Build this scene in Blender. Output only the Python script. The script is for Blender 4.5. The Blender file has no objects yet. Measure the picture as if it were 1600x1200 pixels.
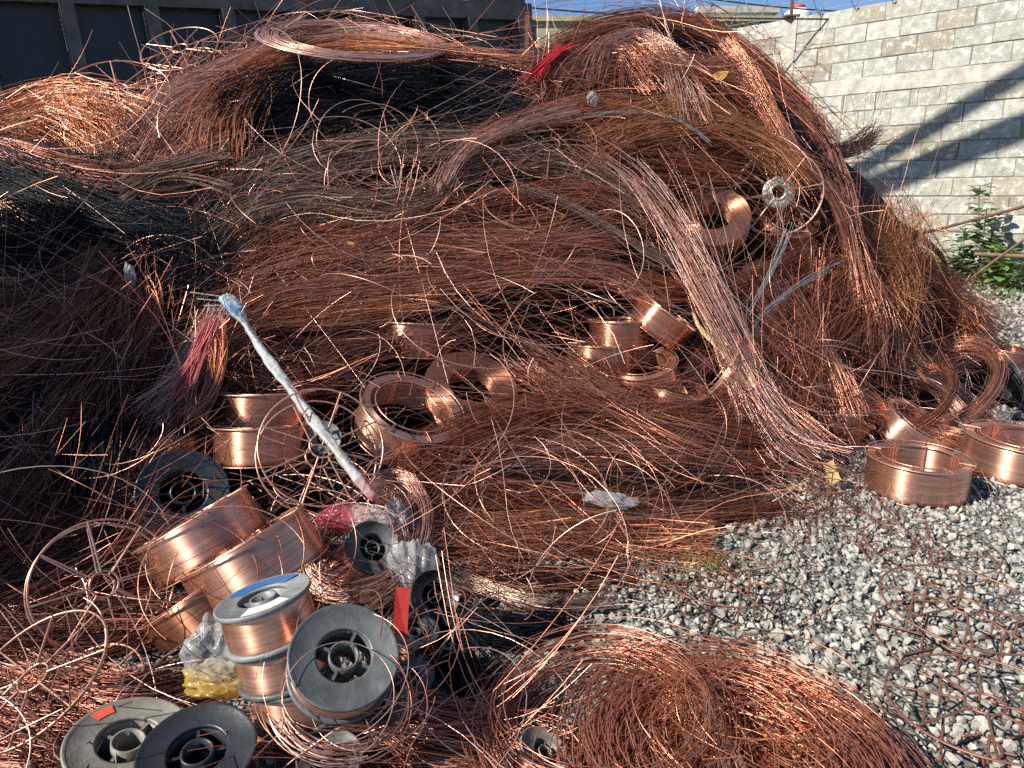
import bpy, math, random
import numpy as np
from mathutils import Vector, Matrix

rng = np.random.default_rng(7)
random.seed(7)
scene = bpy.context.scene
COL = scene.collection

# ------------------------------------------------------------------ camera
PITCH = math.radians(14.0)
F = 1164.0                       # focal length in pixels of the 1600 px wide photograph
CAM = np.array([0.0, 0.0, 1.0])
cam_data = bpy.data.cameras.new('camera')
cam_data.sensor_width = 36.0
cam_data.lens = 36.0 * F / 1600.0
cam_data.clip_start = 0.02
cam_data.clip_end = 400.0
cam = bpy.data.objects.new('camera', cam_data)
COL.objects.link(cam)
cam.location = CAM
cam.rotation_euler = (math.radians(90) - PITCH, 0, 0)
scene.camera = cam

# ------------------------------------------------------------------ sky, sun, exposure
SUN_EL = math.radians(38.0)
SUN_AZ = math.radians(62.0)      # from the viewer's back round towards the near end of the heap
SUN = np.array([-math.sin(SUN_AZ) * math.cos(SUN_EL), -math.cos(SUN_AZ) * math.cos(SUN_EL), math.sin(SUN_EL)])
world = bpy.data.worlds.new('World')
scene.world = world
world.use_nodes = True
wn = world.node_tree
bgn = wn.nodes['Background']
skyn = wn.nodes.new('ShaderNodeTexSky')
skyn.sky_type = 'NISHITA'
skyn.sun_disc = False
skyn.sun_elevation = SUN_EL
skyn.sun_rotation = math.atan2(SUN[0], SUN[1])
skyn.altitude = 2600.0
skyn.air_density = 1.0
skyn.dust_density = 0.05
skyn.ozone_density = 4.0
wn.links.new(skyn.outputs[0], bgn.inputs[0])
bgn.inputs[1].default_value = 0.085
sun_data = bpy.data.lights.new('sun', 'SUN')
sun_data.energy = 5.0
sun_data.angle = math.radians(0.55)
sun_data.color = (1.0, 0.94, 0.85)
sun = bpy.data.objects.new('sun', sun_data)
COL.objects.link(sun)
sun.rotation_euler = Vector(SUN).to_track_quat('Z', 'Y').to_euler()
sun.location = (-6, -2, 8)
vs = scene.view_settings
vs.view_transform = 'Standard'
vs.look = 'None'
vs.exposure = 0.75
vs.gamma = 1.0
vs.use_curve_mapping = False
scene.cycles.use_denoising = False
scene.cycles.max_bounces = 6
scene.cycles.glossy_bounces = 3
scene.cycles.diffuse_bounces = 3
scene.cycles.transparent_max_bounces = 6
scene.cycles.sample_clamp_indirect = 1.5
scene.cycles.caustics_reflective = False
scene.cycles.caustics_refractive = False
scene.cycles.blur_glossy = 0.6

# ------------------------------------------------------------------ measuring helpers
CP, SP = math.cos(PITCH), math.sin(PITCH)
def ray(px, py):
    px = np.asarray(px, float); py = np.asarray(py, float)
    u = (px - 800.0) / F; v = (600.0 - py) / F
    return np.stack([u, CP + v * SP, -SP + v * CP], -1)
def at(px, py, Y):
    d = ray(px, py)
    return CAM + d * (np.asarray(Y, float) / d[..., 1])[..., None]
def onground(px, py, z=0.0):
    d = ray(px, py)
    t = (z - 1.0) / np.minimum(d[..., 2], -1e-4)
    return CAM + d * t[..., None]
XS = np.array([-500, 0, 300, 650, 900, 1100, 1300, 1450, 1600], float)
YS = np.arange(-100, 1301, 100, dtype=float)
TAB = np.array([
    # -100   0    100   200   300   400   500   600   700   800   900  1000  1100  1200 1300
    [4.2, 3.9, 3.45, 3.1, 2.85, 2.65, 2.45, 2.25, 2.05, 1.86, 1.68, 1.45, 1.28, 1.13, 1.0],
    [4.3, 4.0, 3.50, 3.15, 2.92, 2.72, 2.52, 2.32, 2.12, 1.92, 1.74, 1.52, 1.31, 1.14, 1.0],
    [4.4, 4.05, 3.55, 3.22, 3.0, 2.80, 2.62, 2.43, 2.22, 2.00, 1.80, 1.54, 1.32, 1.14, 1.0],
    [4.5, 4.1, 3.62, 3.32, 3.12, 2.95, 2.76, 2.56, 2.32, 2.08, 1.86, 1.56, 1.33, 1.15, 1.0],
    [4.5, 4.15, 3.70, 3.40, 3.20, 3.02, 2.84, 2.62, 2.38, 2.12, 1.88, 1.58, 1.34, 1.15, 1.0],
    [4.5, 4.15, 3.82, 3.55, 3.32, 3.14, 2.96, 2.74, 2.48, 2.25, 1.95, 1.6, 1.35, 1.16, 1.0],
    [4.7, 4.35, 4.02, 3.78, 3.58, 3.42, 3.25, 3.05, 2.78, 2.40, 2.0, 1.6, 1.35, 1.16, 1.0],
    [5.0, 4.75, 4.45, 4.25, 4.08, 3.90, 3.70, 3.40, 3.0, 2.5, 2.0, 1.6, 1.35, 1.16, 1.0],
    [5.3, 5.1, 4.9, 4.7, 4.5, 4.35, 4.10, 3.70, 3.1, 2.5, 2.0, 1.6, 1.35, 1.16, 1.0],
])
def depth(px, py):
    px = np.asarray(px, float); py = np.asarray(py, float)
    ix = np.clip(np.searchsorted(XS, px) - 1, 0, len(XS) - 2)
    iy = np.clip(np.searchsorted(YS, py) - 1, 0, len(YS) - 2)
    fx = np.clip((px - XS[ix]) / (XS[ix + 1] - XS[ix]), -0.5, 1.5)
    fy = np.clip((py - YS[iy]) / (YS[iy + 1] - YS[iy]), 0, 1)
    return (TAB[ix, iy] * (1 - fx) * (1 - fy) + TAB[ix + 1, iy] * fx * (1 - fy)
            + TAB[ix, iy + 1] * (1 - fx) * fy + TAB[ix + 1, iy + 1] * fx * fy)
def S(px, py, back=0.0):
    """the face of the heap (or the ground in front of it) seen at a pixel of the photograph"""
    p = at(px, py, depth(px, py) + back)
    g = onground(px, py)
    return np.where((p[..., 2] < 0.0)[..., None], g, p)
def SN(px, py):
    px = np.asarray(px, float); py = np.asarray(py, float)
    a = S(px + 25, py) - S(px - 25, py)
    b = S(px, py - 25) - S(px, py + 25)
    n = np.cross(a, b)
    return n / (np.linalg.norm(n, axis=-1, keepdims=True) + 1e-9)
def mpp(px, py):
    return float(np.linalg.norm(S(px, py) - CAM)) / F

# ------------------------------------------------------------------ materials
MATS = {}
def new_mat(name):
    m = bpy.data.materials.new(name); m.use_nodes = True
    MATS[name] = m
    return m, m.node_tree, m.node_tree.nodes['Principled BSDF']
def node(nt, kind, **kw):
    n = nt.nodes.new(kind)
    for k, v in kw.items(): setattr(n, k, v)
    return n
def ramp(nt, stops):
    r = nt.nodes.new('ShaderNodeValToRGB')
    el = r.color_ramp.elements
    while len(el) < len(stops): el.new(0.5)
    for e, (p, c) in zip(el, stops):
        e.position = p; e.color = (c[0], c[1], c[2], 1)
    return r
def wire_mat(name, stops, metal=0.8, rough=0.36, spec=0.5):
    m, nt, b = new_mat(name)
    a = node(nt, 'ShaderNodeAttribute', attribute_name='tint')
    tc = node(nt, 'ShaderNodeTexCoord')
    ns = node(nt, 'ShaderNodeTexNoise'); ns.inputs['Scale'].default_value = 14.0; ns.inputs['Detail'].default_value = 3
    nt.links.new(tc.outputs['Object'], ns.inputs['Vector'])
    mx = node(nt, 'ShaderNodeMath', operation='MULTIPLY_ADD')
    mx.inputs[1].default_value = 0.55; mx.inputs[2].default_value = -0.27
    nt.links.new(ns.outputs[0], mx.inputs[0])
    ad = node(nt, 'ShaderNodeMath', operation='ADD', use_clamp=True)
    nt.links.new(a.outputs['Fac'], ad.inputs[0]); nt.links.new(mx.outputs[0], ad.inputs[1])
    r = ramp(nt, stops)
    nt.links.new(ad.outputs[0], r.inputs[0])
    nt.links.new(r.outputs[0], b.inputs['Base Color'])
    b.inputs['Metallic'].default_value = metal
    b.inputs['Roughness'].default_value = rough
    b.inputs['Specular IOR Level'].default_value = spec
    return m
wire_mat('copper', [(0, (.24, .085, .048)), (.5, (.64, .255, .155)), (1, (.90, .49, .35))])
wire_mat('copper_red', [(0, (.15, .045, .024)), (.6, (.49, .16, .085)), (1, (.78, .34, .21))])
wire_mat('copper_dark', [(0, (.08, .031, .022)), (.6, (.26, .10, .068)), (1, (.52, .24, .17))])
wire_mat('copper_orange', [(0, (.34, .115, .05)), (.5, (.72, .275, .14)), (1, (.94, .51, .32))])
wire_mat('copper_pink', [(0, (.42, .19, .13)), (.5, (.74, .40, .29)), (1, (.93, .66, .56))], rough=0.38)
wire_mat('copper_rust', [(0, (.26, .095, .04)), (1, (.62, .27, .13))], metal=0.45, rough=0.45)
wire_mat('wire_grey', [(0, (.08, .05, .038)), (.5, (.28, .175, .13)), (1, (.66, .48, .38))], metal=0.7)
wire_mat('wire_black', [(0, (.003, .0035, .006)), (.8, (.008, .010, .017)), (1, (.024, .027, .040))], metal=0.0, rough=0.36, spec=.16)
wire_mat('wire_red', [(0, (.35, .02, .025)), (1, (.75, .05, .06))], metal=0.0, rough=0.45)
wire_mat('wire_rose', [(0, (.35, .09, .08)), (1, (.72, .20, .18))], metal=0.25, rough=0.4)
wire_mat('wire_steel', [(0, (.20, .205, .20)), (1, (.46, .47, .46))], metal=0.35, rough=0.4)

def simple(name, col, rough=0.6, metal=0.0, var=0.0, scale=6.0, bump=0.0, bscale=60.0):
    m, nt, b = new_mat(name)
    b.inputs['Roughness'].default_value = rough
    b.inputs['Metallic'].default_value = metal
    tc = node(nt, 'ShaderNodeTexCoord')
    if var > 0:
        ns = node(nt, 'ShaderNodeTexNoise'); ns.inputs['Scale'].default_value = scale; ns.inputs['Detail'].default_value = 6
        ns.inputs['Roughness'].default_value = 0.65
        nt.links.new(tc.outputs['Object'], ns.inputs['Vector'])
        r = ramp(nt, [(0.3, [c * (1 - var) for c in col]), (0.7, [min(1, c * (1 + var)) for c in col])])
        nt.links.new(ns.outputs[0], r.inputs[0]); nt.links.new(r.outputs[0], b.inputs['Base Color'])
    else:
        b.inputs['Base Color'].default_value = (*col, 1)
    if bump > 0:
        n2 = node(nt, 'ShaderNodeTexNoise'); n2.inputs['Scale'].default_value = bscale; n2.inputs['Detail'].default_value = 8
        nt.links.new(tc.outputs['Object'], n2.inputs['Vector'])
        bp = node(nt, 'ShaderNodeBump'); bp.inputs['Strength'].default_value = bump; bp.inputs['Distance'].default_value = 0.01
        nt.links.new(n2.outputs[0], bp.inputs['Height']); nt.links.new(bp.outputs[0], b.inputs['Normal'])
    return m
simple('heap_core', (.020, .010, .007), 0.8, 0.0, 0.5, 20, 0.6, 40)  # near black: shade in the gaps between wires is put into the colour
simple('basket', (.66, .37, .26), 0.38, 0.8, 0.3, 40)
simple('basket_rust', (.26, .12, .08), 0.5, 0.5, 0.4, 40)
simple('plastic_grey', (.085, .092, .090), 0.42, 0.0, 0.45, 22, 0.15, 80)
simple('plastic_black', (.020, .023, .028), 0.38, 0.0, 0.4, 22, 0.1, 80)
simple('plastic_beige', (.20, .185, .15), 0.5, 0.0, 0.35, 18, 0.15, 80)
simple('plastic_pale', (.19, .20, .195), 0.45, 0.0, 0.3, 25, 0.1, 80)
simple('galvanised', (.30, .31, .28), 0.5, 0.6, 0.3, 40)
simple('label_paper', (.55, .53, .50), 0.7, 0, 0.15, 60)
simple('paint_red', (.36, .02, .014), 0.5, 0, 0.2, 30)
simple('paint_orange', (.65, .10, .05), 0.5, 0, 0.2, 30)
simple('reflection_blue', (.035, .13, .30), 0.3, 0, 0.2, 30)
simple('leaf_yellow', (.42, .22, .035), 0.6, 0, 0.25, 30)
simple('card_yellow', (.60, .38, .14), 0.7, 0, 0.2, 30)
simple('strap_yellow', (.55, .37, .15), 0.5, 0, 0.15, 10)
simple('bark', (.16, .11, .07), 0.9, 0, 0.4, 20, 0.5, 60)
simple('steel_dark', (.045, .043, .042), 0.6, 0.3, 0.5, 8, 0.2, 60)
simple('truck_panel', (.010, .013, .020), 0.42, 0.0, 0.35, 3, 0.05, 30)
simple('truck_rail', (.115, .10, .088), 0.65, 0.0, 0.6, 9, 0.3, 50)
simple('rust_steel', (.17, .085, .05), 0.75, 0.2, 0.4, 20, 0.2, 60)
simple('wood_stick', (.20, .12, .075), 0.75, 0, 0.25, 20)
simple('rubber', (.018, .019, .020), 0.65, 0, 0.3, 30, 0.1, 60)
simple('green_plaster', (.33, .33, .21), 0.9, 0, 0.12, 1.5, 0.1, 40)
simple('white_plaster', (.72, .71, .68), 0.9, 0, 0.08, 3)
simple('tank_white', (.75, .75, .73), 0.5, 0, 0.05, 3)
simple('tank_red', (.45, .06, .05), 0.5)
simple('roof_sheet', (.34, .32, .25), 0.55, 0.3, 0.25, 4)
simple('cable_black', (.02, .02, .022), 0.5)
simple('blocker_plaster', (.22, .21, .19), 0.9, 0, 0.2, 2)  # plaster of the added shading pillar
for nm, c in (('leaf_green', (.09, .15, .05)), ('leaf_grey_green', (.15, .20, .115)), ('leaf_bright', (.18, .27, .06))):
    m = simple(nm, c, 0.55, 0, 0.35, 25)
    m.node_tree.nodes['Principled BSDF'].inputs['Subsurface Weight'].default_value = 0.0
    nt = m.node_tree
    tr = node(nt, 'ShaderNodeBsdfTranslucent'); tr.inputs[0].default_value = (c[0] * 1.3, c[1] * 1.4, c[2], 1)
    mx = node(nt, 'ShaderNodeMixShader'); mx.inputs[0].default_value = 0.3
    nt.links.new(nt.nodes['Principled BSDF'].outputs[0], mx.inputs[1]); nt.links.new(tr.outputs[0], mx.inputs[2])
    nt.links.new(mx.outputs[0], nt.nodes['Material Output'].inputs[0])

def winding_mat(name, a, b_, rough):
    m, nt, b = new_mat(name)
    tc = node(nt, 'ShaderNodeTexCoord'); mp = node(nt, 'ShaderNodeMapping')
    mp.inputs['Scale'].default_value = (2, 2, 170)
    nt.links.new(tc.outputs['Object'], mp.inputs['Vector'])
    ns = node(nt, 'ShaderNodeTexNoise'); ns.inputs['Scale'].default_value = 1.0; ns.inputs['Detail'].default_value = 4
    nt.links.new(mp.outputs[0], ns.inputs['Vector'])
    oi = node(nt, 'ShaderNodeObjectInfo')
    ad = node(nt, 'ShaderNodeMath', operation='MULTIPLY_ADD'); ad.inputs[1].default_value = 0.3
    nt.links.new(oi.outputs['Random'], ad.inputs[0]); nt.links.new(ns.outputs[0], ad.inputs[2])
    r = ramp(nt, [(0.3, a), (0.95, b_)])
    nt.links.new(ad.outputs[0], r.inputs[0]); nt.links.new(r.outputs[0], b.inputs['Base Color'])
    b.inputs['Metallic'].default_value = 0.9
    b.inputs['Roughness'].default_value = rough
    tg = node(nt, 'ShaderNodeTangent', direction_type='RADIAL', axis='Z')
    nt.links.new(tg.outputs[0], b.inputs['Tangent'])
    b.inputs['Anisotropic'].default_value = 0.92; b.inputs['Anisotropic Rotation'].default_value = 0.25
winding_mat('winding', (.33, .125, .065), (.76, .37, .24), 0.40)
winding_mat('winding_bright', (.42, .18, .105), (.88, .50, .36), 0.38)

def film_mat(name, stops, axis=2, clear=.55):
    m, nt, b = new_mat(name)
    tc = node(nt, 'ShaderNodeTexCoord'); sx = node(nt, 'ShaderNodeSeparateXYZ')
    nt.links.new(tc.outputs['Generated'], sx.inputs[0])
    ns = node(nt, 'ShaderNodeTexNoise'); ns.inputs['Scale'].default_value = 16; ns.inputs['Detail'].default_value = 5
    nt.links.new(tc.outputs['Object'], ns.inputs['Vector'])
    ad = node(nt, 'ShaderNodeMath', operation='MULTIPLY_ADD'); ad.inputs[1].default_value = 0.3
    nt.links.new(ns.outputs[0], ad.inputs[0]); nt.links.new(sx.outputs[axis], ad.inputs[2])
    sb = node(nt, 'ShaderNodeMath', operation='SUBTRACT'); sb.inputs[1].default_value = 0.15
    nt.links.new(ad.outputs[0], sb.inputs[0])
    r = ramp(nt, stops)
    nt.links.new(sb.outputs[0], r.inputs[0]); nt.links.new(r.outputs[0], b.inputs['Base Color'])
    b.inputs['Roughness'].default_value = 0.22
    b.inputs['Transmission Weight'].default_value = 0.0
    n2 = node(nt, 'ShaderNodeTexVoronoi'); n2.inputs['Scale'].default_value = 55; n2.feature = 'F1'
    nt.links.new(tc.outputs['Object'], n2.inputs['Vector'])
    bp = node(nt, 'ShaderNodeBump'); bp.inputs['Strength'].default_value = 0.7; bp.inputs['Distance'].default_value = 0.006
    nt.links.new(n2.outputs['Distance'], bp.inputs['Height']); nt.links.new(bp.outputs[0], b.inputs['Normal'])
    tp = node(nt, 'ShaderNodeBsdfTransparent'); tl = node(nt, 'ShaderNodeBsdfTranslucent'); nt.links.new(r.outputs[0], tl.inputs[0])
    m1 = node(nt, 'ShaderNodeMixShader'); m1.inputs[0].default_value = .25
    m2 = node(nt, 'ShaderNodeMixShader'); m2.inputs[0].default_value = clear
    nt.links.new(b.outputs[0], m1.inputs[1]); nt.links.new(tl.outputs[0], m1.inputs[2])
    nt.links.new(m1.outputs[0], m2.inputs[1]); nt.links.new(tp.outputs[0], m2.inputs[2])
    nt.links.new(m2.outputs[0], nt.nodes['Material Output'].inputs[0])
film_mat('film_rod', [(0.0, (.55, .10, .12)), (.09, (.62, .36, .34)), (.16, (.62, .60, .57)), (.84, (.60, .62, .62)), (.92, (.10, .36, .58)), (.98, (.45, .60, .66)), (1, (.6, .65, .66))], clear=.2)
film_mat('film_clear', [(0, (.30, .30, .30)), (1, (.55, .55, .54))])
film_mat('film_pink', [(0, (.42, .03, .07)), (.45, (.50, .07, .12)), (.6, (.66, .55, .53)), (1, (.66, .64, .62))], axis=0)
film_mat('film_yellow', [(0, (.55, .12, .10)), (.2, (.62, .40, .07)), (.6, (.62, .42, .09)), (1, (.66, .64, .6))])

# ------------------------------------------------------------------ mesh helpers
def link(o, parent=None):
    COL.objects.link(o)
    if parent is not None: o.parent = parent
    return o
def mesh_obj(name, verts, faces, mat, parent=None, smooth=False):
    me = bpy.data.meshes.new(name)
    me.from_pydata([tuple(v) for v in verts], [], faces)
    if smooth: me.polygons.foreach_set('use_smooth', [True] * len(me.polygons))
    me.materials.append(MATS[mat])
    me.update()
    return link(bpy.data.objects.new(name, me), parent)
def tag(o, label, cat, group=None, kind=None):
    o['label'] = label; o['category'] = cat
    if group: o['group'] = group
    if kind: o['kind'] = kind
    return o
def structure(o, label=None):
    o['kind'] = 'structure'
    if label: o['label'] = label
    return o
def thing(name, label, cat, loc=(0, 0, 0), group=None):
    o = bpy.data.objects.new(name, None)
    o.empty_display_size = 0.05
    o.location = loc
    link(o)
    return tag(o, label, cat, group)
def part(name, me, parent, mw=None):
    o = bpy.data.objects.new(name, me)
    link(o, parent)
    if mw is not None: o.matrix_local = mw
    return o
def box_geo(x0, x1, y0, y1, z0, z1):
    v = [(x0, y0, z0), (x1, y0, z0), (x1, y1, z0), (x0, y1, z0), (x0, y0, z1), (x1, y0, z1), (x1, y1, z1), (x0, y1, z1)]
    f = [(0, 3, 2, 1), (4, 5, 6, 7), (0, 1, 5, 4), (1, 2, 6, 5), (2, 3, 7, 6), (3, 0, 4, 7)]
    return v, f
def box(name, x0, x1, y0, y1, z0, z1, mat, parent=None):
    v, f = box_geo(x0, x1, y0, y1, z0, z1)
    return mesh_obj(name, v, f, mat, parent)
def bevel_box_mesh(name, sx, sy, sz, bv, mat, jitter=0.0, seed=0):
    """box centred on the origin with cut edges"""
    r = random.Random(seed)
    v, f, idx = [], [], {}
    for ax in range(3):
        for sg in (-1, 1):
            pts = []
            o1, o2 = (ax + 1) % 3, (ax + 2) % 3
            for a, b in ((-1, -1), (1, -1), (1, 1), (-1, 1)):
                p = [0, 0, 0]; p[ax] = sg * (sx, sy, sz)[ax] / 2
                p[o1] = a * ((sx, sy, sz)[o1] / 2 - bv); p[o2] = b * ((sx, sy, sz)[o2] / 2 - bv)
                key = (ax, sg, a, b); idx[key] = len(v)
                v.append([c + r.uniform(-jitter, jitter) for c in p]); pts.append(idx[key])
            f.append(tuple(pts if sg > 0 else pts[::-1]))
    for ax in range(3):
        o1, o2 = (ax + 1) % 3, (ax + 2) % 3
        for s1 in (-1, 1):
            for s2 in (-1, 1):
                # edge along ax between faces (o1,s1) and (o2,s2)
                A = [idx[(o1, s1, s2, e)] for e in (-1, 1)]      # face o1: its o1 -> o2, o2 -> ax
                B = [idx[(o2, s2, e, s1)] for e in (-1, 1)]      # face o2: its o1 -> ax, o2 -> o1
                q = (A[0], A[1], B[1], B[0])
                f.append(q)
    for sx_ in (-1, 1):
        for sy_ in (-1, 1):
            for sz_ in (-1, 1):
                f.append((idx[(0, sx_, sy_, sz_)], idx[(1, sy_, sz_, sx_)], idx[(2, sz_, sx_, sy_)]))
    me = bpy.data.meshes.new(name)
    me.from_pydata([tuple(p) for p in v], [], f)
    import bmesh
    bm = bmesh.new(); bm.from_mesh(me); bmesh.ops.recalc_face_normals(bm, faces=bm.faces); bm.to_mesh(me); bm.free()
    me.materials.append(MATS[mat])
    return me
def lathe_mesh(name, prof, seg, mat, closed=True, smooth=True):
    P = np.array(prof, float); n = len(P)
    ang = np.linspace(0, 2 * math.pi, seg, endpoint=False)
    V = np.zeros((seg, n, 3))
    V[:, :, 0] = np.cos(ang)[:, None] * P[None, :, 0]
    V[:, :, 1] = np.sin(ang)[:, None] * P[None, :, 0]
    V[:, :, 2] = P[None, :, 1]
    f = []
    m = n if closed else n - 1
    for i in range(seg):
        j = (i + 1) % seg
        for k in range(m):
            l = (k + 1) % n
            f.append((i * n + k, j * n + k, j * n + l, i * n + l))
    me = bpy.data.meshes.new(name)
    me.from_pydata(V.reshape(-1, 3).tolist(), [], f)
    if smooth: me.polygons.foreach_set('use_smooth', [True] * len(me.polygons))
    me.materials.append(MATS[mat])
    return me
def tubes_mesh(name, paths, radius, tint, mat, sides=3):
    """paths (N,K,3) -> one mesh of round wires with a tint per wire"""
    P = np.asarray(paths, float); N, K, _ = P.shape
    T = np.gradient(P, axis=1)
    T /= np.linalg.norm(T, axis=2, keepdims=True) + 1e-12
    ref = rng.normal(size=(N, 1, 3)); ref = np.repeat(ref, K, 1)
    mean = T.mean(1, keepdims=True)
    ref = ref - (ref * mean).sum(2, keepdims=True) * mean
    A = np.cross(T, ref); A /= np.linalg.norm(A, axis=2, keepdims=True) + 1e-12
    B = np.cross(T, A)
    th = np.arange(sides) * 2 * math.pi / sides
    R = np.asarray(radius, float).reshape(-1, 1, 1, 1) * np.ones((N, 1, 1, 1))
    V = P[:, :, None, :] + R * (np.cos(th)[None, None, :, None] * A[:, :, None, :] + np.sin(th)[None, None, :, None] * B[:, :, None, :])
    nv = N * K * sides
    idx = np.arange(nv).reshape(N, K, sides)
    nx = np.roll(idx, -1, axis=2)
    q = np.stack([idx[:, :-1], nx[:, :-1], nx[:, 1:], idx[:, 1:]], -1).reshape(-1)
    me = bpy.data.meshes.new(name)
    me.vertices.add(nv); me.vertices.foreach_set('co', V.reshape(-1).astype(np.float32))
    nf = len(q) // 4
    me.loops.add(len(q)); me.loops.foreach_set('vertex_index', q.astype(np.int32))
    me.polygons.add(nf)
    me.polygons.foreach_set('loop_start', np.arange(0, len(q), 4, dtype=np.int32))
    me.polygons.foreach_set('use_smooth', np.ones(nf, dtype=bool))
    at_ = me.attributes.new('tint', 'FLOAT', 'POINT')
    at_.data.foreach_set('value', np.repeat(np.asarray(tint, float) * np.ones(N), K * sides).astype(np.float32))
    me.update(calc_edges=True)
    me.materials.append(MATS[mat])
    TRIS[0] += nf * 2
    return me
TRIS = [0]
def tube_obj(name, paths, radius, mat, parent=None, tint=0.5, sides=6):
    return link(bpy.data.objects.new(name, tubes_mesh(name, paths, radius, tint, mat, sides)), parent)
def spline(pts, m):
    """Catmull-Rom through pts, m samples evenly spaced in length"""
    P = np.asarray(pts, float)
    Q = np.vstack([2 * P[0] - P[1], P, 2 * P[-1] - P[-2]])
    out = []
    for i in range(len(P) - 1):
        t = np.linspace(0, 1, 24, endpoint=(i == len(P) - 2))[:, None]
        p0, p1, p2, p3 = Q[i], Q[i + 1], Q[i + 2], Q[i + 3]
        out.append(0.5 * ((2 * p1) + (-p0 + p2) * t + (2 * p0 - 5 * p1 + 4 * p2 - p3) * t ** 2 + (-p0 + 3 * p1 - 3 * p2 + p3) * t ** 3))
    C = np.vstack(out)
    d = np.r_[0, np.cumsum(np.linalg.norm(np.diff(C, axis=0), axis=1))]
    u = np.linspace(0, d[-1], m)
    return np.stack([np.interp(u, d, C[:, k]) for k in range(C.shape[1])], -1)
def basis(axis, spin=0.0):
    z = Vector(axis).normalized()
    x = z.orthogonal().normalized(); y = z.cross(x)
    c, s = math.cos(spin), math.sin(spin)
    x, y = x * c + y * s, y * c - x * s
    return Matrix((x, y, z)).transposed().to_4x4()
def cam_axis(px, py, a):
    """a direction given as (rightwards, upwards, towards the viewer) where it is seen"""
    d = ray(px, py); f = Vector(d).normalized()
    r = f.cross(Vector((0, 0, 1))).normalized(); u = r.cross(f)
    return (r * a[0] + u * a[1] - f * a[2]).normalized()

# ================================================================== SETTING
# ------------------------------------------------------------------ ground
gm, gnt, gb = new_mat('gravel_ground')
tc = node(gnt, 'ShaderNodeTexCoord')
vo = node(gnt, 'ShaderNodeTexVoronoi'); vo.inputs['Scale'].default_value = 62
vo2 = node(gnt, 'ShaderNodeTexVoronoi'); vo2.inputs['Scale'].default_value = 62; vo2.feature = 'DISTANCE_TO_EDGE'
nz = node(gnt, 'ShaderNodeTexNoise'); nz.inputs['Scale'].default_value = 1.3; nz.inputs['Detail'].default_value = 6
for n_ in (vo, vo2, nz): gnt.links.new(tc.outputs['Object'], n_.inputs['Vector'])
r1 = ramp(gnt, [(0, (.15, .148, .138)), (.5, (.27, .265, .24)), (1, (.40, .39, .35))])
gnt.links.new(vo.outputs['Color'], r1.inputs[0])
r2 = ramp(gnt, [(0.35, (.75, .71, .66)), (0.7, (1, 1, 1))])
gnt.links.new(nz.outputs[0], r2.inputs[0])
mm = node(gnt, 'ShaderNodeMix', data_type='RGBA', blend_type='MULTIPLY'); mm.inputs['Factor'].default_value = 1
gnt.links.new(r1.outputs[0], mm.inputs['A']); gnt.links.new(r2.outputs[0], mm.inputs['B'])
gnt.links.new(mm.outputs['Result'], gb.inputs['Base Color'])
gb.inputs['Roughness'].default_value = 0.9
bp = node(gnt, 'ShaderNodeBump'); bp.inputs['Strength'].default_value = 0.9; bp.inputs['Distance'].default_value = 0.02
r3 = ramp(gnt, [(0, (0, 0, 0)), (.25, (1, 1, 1))])
gnt.links.new(vo2.outputs['Distance'], r3.inputs[0]); gnt.links.new(r3.outputs[0], bp.inputs['Height'])
gnt.links.new(bp.outputs[0], gb.inputs['Normal'])
structure(mesh_obj('ground', [(-120, -60, 0), (120, -60, 0), (120, 200, 0), (-120, 200, 0)], [(0, 1, 2, 3)], 'gravel_ground'))

# loose crushed stones
sm, snt, sb_ = new_mat('stone')
a = node(snt, 'ShaderNodeAttribute', attribute_name='tint')
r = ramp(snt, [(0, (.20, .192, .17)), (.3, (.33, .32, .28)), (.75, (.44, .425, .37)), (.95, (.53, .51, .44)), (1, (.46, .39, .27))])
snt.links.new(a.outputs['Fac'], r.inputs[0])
tcs = node(snt, 'ShaderNodeTexCoord'); nss = node(snt, 'ShaderNodeTexNoise'); nss.inputs['Scale'].default_value = 180; nss.inputs['Detail'].default_value = 3
snt.links.new(tcs.outputs['Object'], nss.inputs['Vector'])
rs = ramp(snt, [(.3, (.72, .72, .72)), (.7, (1, 1, 1))]); snt.links.new(nss.outputs[0], rs.inputs[0])
ms = node(snt, 'ShaderNodeMix', data_type='RGBA', blend_type='MULTIPLY'); ms.inputs['Factor'].default_value = 1
snt.links.new(r.outputs[0], ms.inputs['A']); snt.links.new(rs.outputs[0], ms.inputs['B'])
snt.links.new(ms.outputs['Result'], sb_.inputs['Base Color'])
sb_.inputs['Roughness'].default_value = 0.85
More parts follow.
